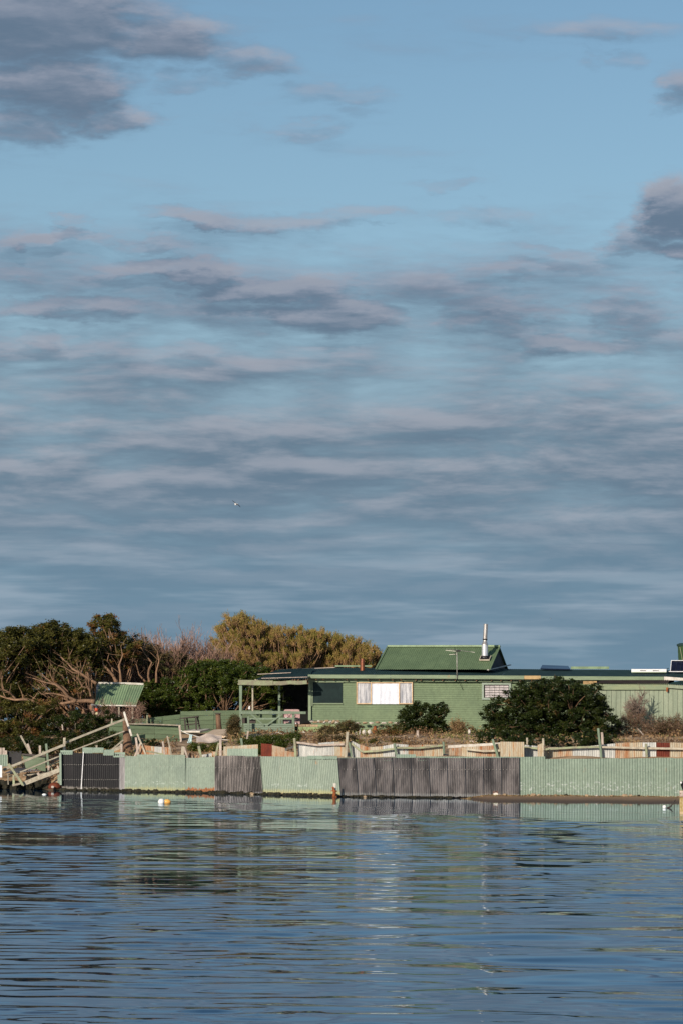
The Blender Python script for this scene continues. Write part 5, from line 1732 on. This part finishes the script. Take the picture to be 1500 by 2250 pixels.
# waterline weed
mb = MB()
xx = 133.0
i = 0
while xx < 990:
    w = random.uniform(5, 11)
    yb = np.interp(xx, [133, 472, 745, 990], [1738, 1744, 1750.5, 1754])
    Yw = fence_y(xx) - .22
    c0 = Vector(((xx + w / 2 - 750) / F * Yw, Yw, .03))
    mb.lump(c0, (M(w * .75, 130), .14, random.uniform(.02, .11) * (1.15 if xx < 745 else .75)), 200 + i, 8, 5, .3)
    xx += w * .8
    i += 1
obj('waterline_weed', mb, weed_dark, None, 'dark weed and mussels crusted along the foot of the fence', None, None, 'stuff')
RK = 'small tan rocks along the foot of the fence'
for i, (x, y, r_, m_, lab) in enumerate([
    (560, 1742, 6, rock_tan, 'ochre rock at the foot of the leaning zinc sheet'),
    (806, 1743.5, 4.5, rock_tan, 'flat tan rock on the weed under the zinc panel'),
    (1110, 1748, 4.5, rock_tan, 'orange rock right of the white broken block'),
    (1162, 1750, 4, rock_tan, 'tan rock left of the two largest beach rocks'),
    (1172, 1750, 7, rock_tan, 'largest tan rock on the sand strip'),
    (1186, 1748, 5, rock_tan, 'upright dark-topped rock right of the largest beach rock'),
    (1222, 1752, 4, rock_tan, 'small rock alone on the sand strip under the chipped mint sheets'),
    (1245, 1753, 4.5, weed_dark, 'dark flat rock on the sand strip'),
    (1290, 1752, 5, rock_tan, 'first tan rock of the long rubble line'),
    (1312, 1751, 4, rock_white, 'pale rock in the long rubble line'),
    (1345, 1751.5, 4, rock_tan, 'small tan rock mid rubble line'),
    (1372, 1752, 6.5, rock_tan, 'large orange-tan rock of the rubble line'),
    (1386, 1752.5, 4.5, rock_tan, 'rock touching the large orange-tan one'),
    (1404, 1753.5, 4, weed_dark, 'dark rock ending the rubble line')]):
    Yr = fence_y(x) - .45
    X = (x - 750) / F * Yr
    obj('rock', MB().lump((X, Yr, max(gz(X, Yr), 0) + .03), (M(r_, 124), .14, M(r_ * .6, 124)), 300 + i, 9, 6, .22), m_, None, lab, 'rock', RK)
n = 1500
gx = rng.uniform((1000 - 750) / F * 124, (1530 - 750) / F * 124, n)
gy = 124.3 - rng.random(n) ** 2 * 1.2
C = np.stack([gx, gy, ground_z(gx, gy) + .02], 1)
soup('beach_rubble', leaf_quads(C, .045, np.ones(n)), rng.random(n), dry_mat, None, kind='stuff', label='fine shell and stone rubble along the sand strip')
bk_ = thing('broken_block', P(1090, 1751, 124), 'broken white concrete block with rusty bars at the foot of the zinc panel', 'block')
obj('block', MB().prism([P(1083, 1751, 124.1), P(1093, 1752, 124.0), P(1093.5, 1744, 124.0), P(1089, 1741, 124.1), P(1083, 1743, 124.1)], (0, .25, 0)), rock_white, bk_)
mb = MB()
for dx in (0, 3, 6, 9):
    mb.tube([P(1083 + dx, 1743, 124.1), P(1082 + dx * 1.1, 1737.5, 124.1)], .012, 4)
obj('rusty_bar', mb, rust_metal, bk_, kind='stuff')
rp = thing('rusty_anchor', P(735, 1754, 125.4), 'flaking rusty iron fitting on a short pale stake at the waterline, mid fence', 'iron fitting')
obj('stake', MB().bar(P(735, 1752, 125.5), P(735, 1721, 125.5), M(6, 125), .05), white_paint, rp)
mb = MB()
mb.tube([P(731, 1729, 125.3), P(735, 1740, 125.3), P(734, 1752, 125.3)], [.05, .07, .09], 7)
mb.tube([P(727, 1737.5, 125.3), P(741, 1738.5, 125.3)], [.02, .03], 6)
mb.tube([P(728, 1755, 125.3), P(736, 1750, 125.3), P(743, 1755, 125.3)], [.03, .07, .03], 6)
obj('iron', mb, rust_metal, rp, smooth=True)

# ------------------------------------------------------------------ inner rusty fence
IY = lambda px: fence_y(px) + float(np.interp(px, [575, 700, 1500], [3.2, 4.0, 5.0]))
inf = thing('rusty_fence', P(1050, 1668, IY(1050)), 'sagging old fence of rusty and bleached corrugated sheets behind the mint fence', 'fence')
inner = [
    (574, 598, 1634, 1636, old_red), (598, 626, 1638, 1644, old_rust), (626, 652, 1650, 1654, old_rust),
    (655, 700, 1632, 1636, old_white), (700, 735, 1633, 1630, old_white), (735, 757, 1630, 1629, old_tan),
    (771, 790, 1627, 1637, old_white), (790, 812, 1636, 1643, old_rust), (812, 840, 1642, 1640, old_tan), (840, 866, 1639, 1634, old_white),
    (868, 896, 1635, 1637, old_white), (896, 930, 1638, 1636, old_rust), (930, 972, 1636, 1636, old_tan),
    (985, 1012, 1645, 1643, old_rust), (1012, 1045, 1642, 1640, old_tan), (1045, 1087, 1640, 1637, old_rust),
    (1088, 1125, 1634, 1631, old_tan), (1125, 1150, 1630, 1630, old_rust), (1150, 1190, 1636, 1640, old_white),
    (1196, 1224, 1643, 1642, old_tan), (1224, 1256, 1643, 1641, old_rust), (1256, 1290, 1642, 1640, old_white), (1290, 1318, 1640, 1637, old_white),
    (1318, 1350, 1637, 1634, old_white), (1350, 1382, 1634, 1632, old_rust), (1382, 1410, 1632, 1631, old_tan), (1410, 1440, 1631, 1631, old_white),
    (1441, 1470, 1632, 1632.5, old_red), (1470, 1500, 1631, 1632, old_tan), (1500, 1540, 1631, 1632, old_tan)]
LB = {'old_sheet_deep_red': 'deep red rusted sheet', 'old_sheet_rusty': 'orange rusty sheet', 'old_sheet_whitish': 'bleached whitish sheet', 'old_sheet_tan': 'tan stained sheet'}
for (x0, x1, t0, t1, m_) in inner:
    sheet_row(x0, x1, t0, t1, 1690, 1690, 1, m_, parent=inf, yf=IY, pitch=.1, amp=.012, label=LB[m_.name], tilt=.12, ragged=0)
for (x0, x1, t0, t1, m_) in ((1098, 1150, 1630, 1631, old_tan), (1180, 1192, 1637, 1632, old_tan), (300, 340, 1636, 1641, old_rust), (340, 356, 1640, 1641, old_white), (356, 376, 1641, 1643, old_rust), (444, 466, 1659, 1655, old_white), (466, 474, 1652, 1652, old_rust), (414, 440, 1655, 1662, old_rust)):
    sheet_row(x0, x1, t0, t1, 1690, 1690, 1, m_, parent=inf, yf=lambda q: fence_y(q) + 2.4, Yoff=1.2 if x0 > 1000 else 0, pitch=.1, amp=.012, label=LB[m_.name], tilt=.12, ragged=0)
rails = [
    ([(652, 1631.5), (700, 1637.5), (757, 1635.5)], timber_pink), ([(771, 1633), (784, 1644), (796, 1652), (830, 1650), (866, 1645)], timber_green),
    ([(869, 1643), (920, 1643.5), (970, 1638)], timber_green), ([(1022, 1646), (1060, 1650.5), (1098, 1649.5)], timber_pale),
    ([(1080, 1650.5), (1145, 1641.5), (1192, 1645.5)], timber_green), ([(1196, 1646.5), (1260, 1642.5), (1316, 1641)], timber_green),
    ([(1320, 1641.5), (1390, 1643.5), (1440, 1644.5), (1545, 1646)], timber_pale)]
for pts_, m_ in rails:
    mb = MB()
    for (a_, b_) in zip(pts_[:-1], pts_[1:]):
        mb.bar(P(*a_, IY(a_[0]) - .12), P(*b_, IY(b_[0]) - .12), M(4.6, 130), .08, .15)
    obj('rail', mb, m_, inf)
for (xa, ya, xb, yb, w, m_, lab) in [
    (650, 1666, 647, 1622, 5.6, timber_green, 'faded green post'), (759.5, 1664, 763, 1608, 6.2, timber_pale, 'tallest pale post'), (772, 1663, 767, 1631, 4.4, post_green, 'leaning green post'),
    (870.5, 1660, 865.5, 1633, 4.6, post_green, 'dark green post'), (974.5, 1656, 973, 1630, 4.4, post_green, 'green post between sheets'), (1093, 1664, 1081, 1624, 5.0, post_green, 'green post leaning left'),
    (1193.5, 1668, 1192, 1622, 5.0, timber_pale, 'pale rounded post'), (1320, 1666, 1313, 1600, 4.8, post_green, 'tall thin green pole leaning left'), (1323, 1636, 1321, 1609, 5.0, timber_pink, 'square pinkish post'),
    (1157, 1636, 1157, 1621, 4.2, timber_pale, 'short grey post'), (1420, 1664, 1418, 1634, 5.0, timber_green, 'mossy post')]:
    Yp = IY(xa) - .22
    obj('post', MB().bar(P(xa, ya, Yp), P(xb, yb, Yp), M(w, Yp), M(w, Yp) * .9, .22, .008, 4), m_, inf, label=lab)

# ------------------------------------------------------------------ broken gangway at the left
GWY = 137.2
gw = thing('gangway', P(70, 1728, GWY), 'collapsed timber gangway with long pale handrails rising from the water to the dead trunk', 'gangway')
parts = [
    ('handrail', (8, 1691.5), (142, 1636.5), 5.5, GWY - .6, timber_pale), ('handrail', (143, 1632.5), (275, 1580.5), 4.8, GWY, timber_pale),
    ('rail', (38, 1699.5), (131, 1661.8), 3.0, GWY - .6, timber_pale), ('rail', (150, 1653.5), (274, 1606.5), 2.8, GWY, timber_pale),
    ('stringer', (50, 1723), (132, 1691.5), 10.0, GWY - .9, timber_pale), ('stringer', (28, 1726), (50, 1720), 4.5, GWY - .9, timber_pale),
    ('post', (140.5, 1658), (142.5, 1621), 5.4, GWY - .3, timber_pale), ('brace', (51, 1725), (19.5, 1678), 5.2, GWY - 1.2, timber_green),
    ('post', (31, 1724), (30.5, 1703), 4.8, GWY - .8, timber_green), ('post', (19, 1724), (18, 1700), 2.2, GWY - .7, timber_pale),
    ('rail', (110, 1681), (132, 1673.5), 3.5, GWY - .2, timber_green), ('plank', (148, 1654), (142, 1640), 3.4, GWY - .1, timber_pale),
    ('tread', (52, 1703.5), (106, 1699), 3.4, GWY + .1, timber_pale), ('tread', (83, 1698), (88, 1705), 5.5, GWY - .2, timber_pink),
    ('tread', (115, 1694), (114, 1682), 2.4, GWY, timber_green), ('tread', (20, 1706), (44, 1703), 2.4, GWY + .2, timber_pale),
    ('tread', (126, 1681), (131, 1691), 2.8, GWY, timber_pink)]
for nm, a_, b_, w, Y, m_ in parts:
    obj(nm, MB().bar(P(*a_, Y), P(*b_, Y), M(w, Y), .07, .12, .008, 4), m_, gw)
mb = MB()
for q in range(16):
    x_, y_ = random.uniform(44, 128), random.uniform(1688, 1702)
    mb.bar(P(x_, y_, GWY + .1), P(x_ + random.uniform(-7, 7), y_ + random.uniform(-6, 6), GWY + random.uniform(.1, .5)), .05, .04)
obj('splintered_wood', mb, timber_brown, gw, kind='stuff')
mb = MB().corr(P(12, 1699, 137), P(88, 1694, 137), P(74, 1688, 139.5), P(40, 1686, 139.5), .10, .015, 3)
obj('roofing_sheet', mb, material('grey_scrap_sheet', (.30, .28, .28), (.2, .18, .18), nscale=3, rough=.6), None, 'grey corrugated scrap sheet lying on the broken gangway', 'sheet', smooth=True)
dg = thing('dinghy_panel', P(78, 1694, 138.7), 'bright green board panel propped behind the gangway handrail', 'panel')
mb = MB().prism([P(57, 1688, 138.8), P(101, 1695, 138.6), P(100, 1662, 138.6), P(50, 1658, 138.9)], (0, .06, 0))
obj('panel', mb, board_green, dg)
obj('rim', MB().bar(P(50, 1657.5, 138.8), P(100, 1661.5, 138.5), .09, .08), table_dark, dg)
obj('panel', rect(18, 1650, 48, 1680, 139.8, .05), material('matt_black_panel', (.018, .017, .02), rough=.6), None, 'matt black panel standing behind the gangway at the far left', 'panel')
lf = thing('picket_fence', P(8, 1682, 139.6), 'short piece of mint corrugated fence with bleached picket tops at the left edge', 'fence')
for x in (-4, 2.0, 8.5, 13.5):
    obj('picket', rect(x - 2.6, 1643 + (6 if x > 12 else 0), x + 2.6, 1662, 139.62, .03), timber_pink, lf)
mb = MB().corr(P(-14, 1684, 139.5), P(17.5, 1684, 139.5), P(17.5, 1658, 139.5), P(-14, 1658, 139.5), .12, .015, 2)
obj('sheet', mb, cap_mint, lf, smooth=True)
obj('sign', rect(-14, 1681.5, 5.2, 1708, 136.2, .04), clean_white, None, 'blank white board at the very left edge above the water', 'board')
obj('sign_post', MB().bar(P(-6, 1735, 136.4), P(-6, 1700, 136.4), .1, .1), timber_brown, None, 'dark post carrying the blank white board', 'post')
# dark bank below the gangway
mb = MB()
for i in range(26):
    x_ = -30 + i * 6.8
    Yw = 137.6 + random.uniform(-.4, 1.2)
    mb.lump(((x_ - 750) / F * Yw, Yw, .12), (.28, .5, random.uniform(.18, .34)), 400 + i, 8, 5, .3)
obj('bank_rubble', mb, weed_dark, None, 'dark wet rubble on the bank under the gangway', None, None, 'stuff')
obj('bucket', MB().lathe(P(121, 1733, 136.0), [(.30, 0), (.34, .08), (.26, .22), (.10, .30)], 12), material('red_brown_mound', (.16, .035, .012), (.09, .02, .01), nscale=5, bump=.03), None, 'rusty red upturned tub beside the first black sheet', 'tub', smooth=True)
obj('stone', MB().lump(P(116.5, 1729.5, 135.5), (.07, .06, .06), 431), rock_white, None, 'pale yellow stone against the rusty red tub', 'stone')
obj('sheet', rect(127, 1702, 134, 1722, 136.1, .04), cap_mint, None, 'small mint board between the stringer and the first black sheet', 'board')

# ------------------------------------------------------------------ floating things, pile, birds
def on_water(px, py):
    d = CR @ Vector(((px - 750) / F, -(py - 1125) / F, -1))
    k_ = -EYE / d.z
    return Vector((d.x * k_, d.y * k_, 0))


w0 = on_water(355, 1766)
obj('buoy', MB().lathe(w0 + Vector((0, 0, -.04)), [(.03, -.02), (.09, .01), (.125, .07), (.13, .12), (.115, .18), (.07, .225), (.01, .24)], 18), buoy_white, None, 'round white buoy floating left of the orange one near the mint fence', 'buoy', 'floating buoys', smooth=True)
w0 = on_water(367.5, 1765)
obj('buoy', MB().lathe(w0 + Vector((-.13, .02, .06)), [(.02, 0), (.07, .02), (.10, .07), (.11, .15), (.085, .24), (.03, .28)], 18, (1, .1, -.05)), buoy_orange, None, 'orange buoy floating on its side touching the round white one', 'buoy', 'floating buoys', smooth=True)
w0 = on_water(98, 1746)
obj('buoy', MB().lathe(w0 + Vector((0, 0, -.05)), [(.04, 0), (.10, .03), (.10, .07), (.04, .1)], 14), buoy_white, None, 'small flat white float below the broken gangway', 'buoy', 'floating buoys', smooth=True)
w0 = on_water(1458.5, 1775.5)
obj('buoy', MB().lathe(w0 + Vector((0, 0, -.03)), [(.02, 0), (.06, .02), (.075, .07), (.06, .12), (.02, .145)], 16), buoy_white, None, 'small white ball buoy beside the dark stick at the right', 'buoy', 'floating buoys', smooth=True)
w1 = on_water(1466, 1775.5)
sk = MB().tube([w1 + Vector((-.04, 0, 0)), w1 + Vector((.10, 0, .05)), w1 + Vector((.22, 0, .22)), w1 + Vector((.30, .03, .32))], [.025, .035, .02, .015], 6)
sk.tube([w1 + Vector((.24, 0, .22)), w1 + Vector((.24, -.02, 0))], .012, 5)
obj('stick', sk, table_dark, None, 'dark forked stick poking out of the water right of the ball buoy', 'stick', smooth=True)

pw = on_water(1497, 1789)
pile = thing('mooring_pile', pw, 'lichened timber pile standing in the water at the right edge', 'pile')
py_ = pw.y
obj('pile', MB().bar(P(1497.5, 1800, py_), P(1497.5, 1737, py_), M(11, py_), .18, .18, .006, 5), lichen_post, pile)
obj('plate', MB().bar(P(1496, 1751, py_ - .12), P(1495.5, 1738, py_ - .12), M(7.5, py_), .03), timber_pink, pile)
obj('strap', MB().bar(P(1490, 1750.4, py_ - .13), P(1500.5, 1750.6, py_ - .13), .012, .02), rust_metal, pile)
obj('bolt', MB().lathe(P(1493.5, 1743.5, py_ - .145), [(.014, 0), (.014, .02)], 8, (0, -1, 0)), rust_metal, pile)


def skinned(name, nodes, edges, mats, parent, rootv=0, sub=1):
    me = bpy.data.meshes.new(name)
    org = Vector(ORG[parent.name])
    me.from_pydata([tuple(Vector(q[0]) - org) for q in nodes], edges, [])
    o = bpy.data.objects.new(name, me)
    COL.objects.link(o)
    o.parent = parent
    ORG[o.name] = org
    sk_ = o.modifiers.new('skin', 'SKIN')
    sk_.use_smooth_shade = True
    for i, q in enumerate(nodes):
        r_ = q[1] if hasattr(q[1], '__len__') else (q[1], q[1])
        me.skin_vertices[0].data[i].radius = r_
        me.skin_vertices[0].data[i].use_root = (i == rootv)
    m_ = o.modifiers.new('sub', 'SUBSURF')
    m_.levels = m_.render_levels = sub
    me.materials.append(mats)
    return o


# pied cormorant on the pile
cb = P(1498.5, 1739, py_)
co = thing('cormorant', cb, 'black and white cormorant perched on the mooring pile at the right edge', 'bird')
q = lambda x, y: P(x, y, py_ + .02)
skinned('body', [(q(1500.5, 1731), .060), (q(1499.6, 1727), .072), (q(1498.2, 1723), .055), (q(1498.4, 1720), .028), (q(1497.6, 1717.5), .022), (q(1495.6, 1716.4), .024),
                 (q(1503, 1737), .045), (q(1504.5, 1745), .024), (q(1500, 1736.5), .018), (q(1499.2, 1738.8), .014)],
        [(0, 1), (1, 2), (2, 3), (3, 4), (4, 5), (0, 6), (6, 7), (0, 8), (8, 9)], feather_black, co, 1, 2)
obj('breast', MB().lump(q(1495.0, 1719.6) + Vector((0, -.02, 0)), (.030, .03, .045), 1, 10, 7, .03), feather_white, co, smooth=True)
obj('beak', MB().tube([q(1494.8, 1716.8), q(1491.8, 1717.6)], [.010, .004], 6), beak_mat, co)
obj('foot', MB().box(q(1499.2, 1739.1), (.07, .06, .012)), feather_black, co)


def gull(px, py, Y, scale, label):
    c0 = P(px, py, Y)
    g_ = thing('gull', c0, label, 'bird', 'gulls in flight')
    kx = M(1, Y) * scale
    f_ = lambda x, y, d=0.0: c0 + Vector((x * kx, d, -y * kx))
    skinned('body', [(f_(-.6, .3), 2.3 * kx), (f_(.8, .6, .1), 2.5 * kx), (f_(3.2, .7, .2), 1.5 * kx), (f_(4.8, .8, .25), .7 * kx), (f_(-2.1, .4, -.05), 1.6 * kx), (f_(-3.1, .8, -.1), .5 * kx)],
            [(0, 1), (1, 2), (2, 3), (0, 4), (4, 5)], feather_white, g_, 0, 2)
    for pts_, nm in (([(-1, -.6), (-3.4, -3.0), (-6.4, -4.9), (-9.2, -7.4)], 'wing'), ([(1.2, 1.2), (4.2, 2.4), (6.6, 4.6), (8.8, 7.6)], 'wing')):
        mb = MB()
        vs = []
        wd = [1.9, 1.7, 1.4, .4]
        for (x, y), w_ in zip(pts_, wd):
            for s_, dy in ((-1, -.25), (1, .25)):
                vs.append(f_(x + .3 * s_ * w_, y - .45 * s_ * w_, dy * w_ * .8))
        top_ = [v + Vector((0, 0, .25 * kx)) for v in vs]
        bot_ = [v - Vector((0, 0, .25 * kx)) for v in vs]
        m_ = len(vs)
        fs = []
        for i in range(3):
            a = i * 2
            fs += [(a, a + 1, a + 3, a + 2), (m_ + a, m_ + a + 2, m_ + a + 3, m_ + a + 1), (a, a + 2, m_ + a + 2, m_ + a), (a + 1, m_ + a + 1, m_ + a + 3, a + 3)]
        fs += [(0, m_, m_ + 1, 1), (m_ - 2, m_ - 1, 2 * m_ - 1, 2 * m_ - 2)]
        mb.add(top_ + bot_, fs)
        obj('wing', mb, feather_grey, g_)
    return g_


gull(520, 1107, 240, 1.0, 'white gull with dark slanting wings gliding in the middle of the sky')
gull(1208.5, 1359, 600, .22, 'tiny distant gull seen as a white speck low over the flue side of the house')
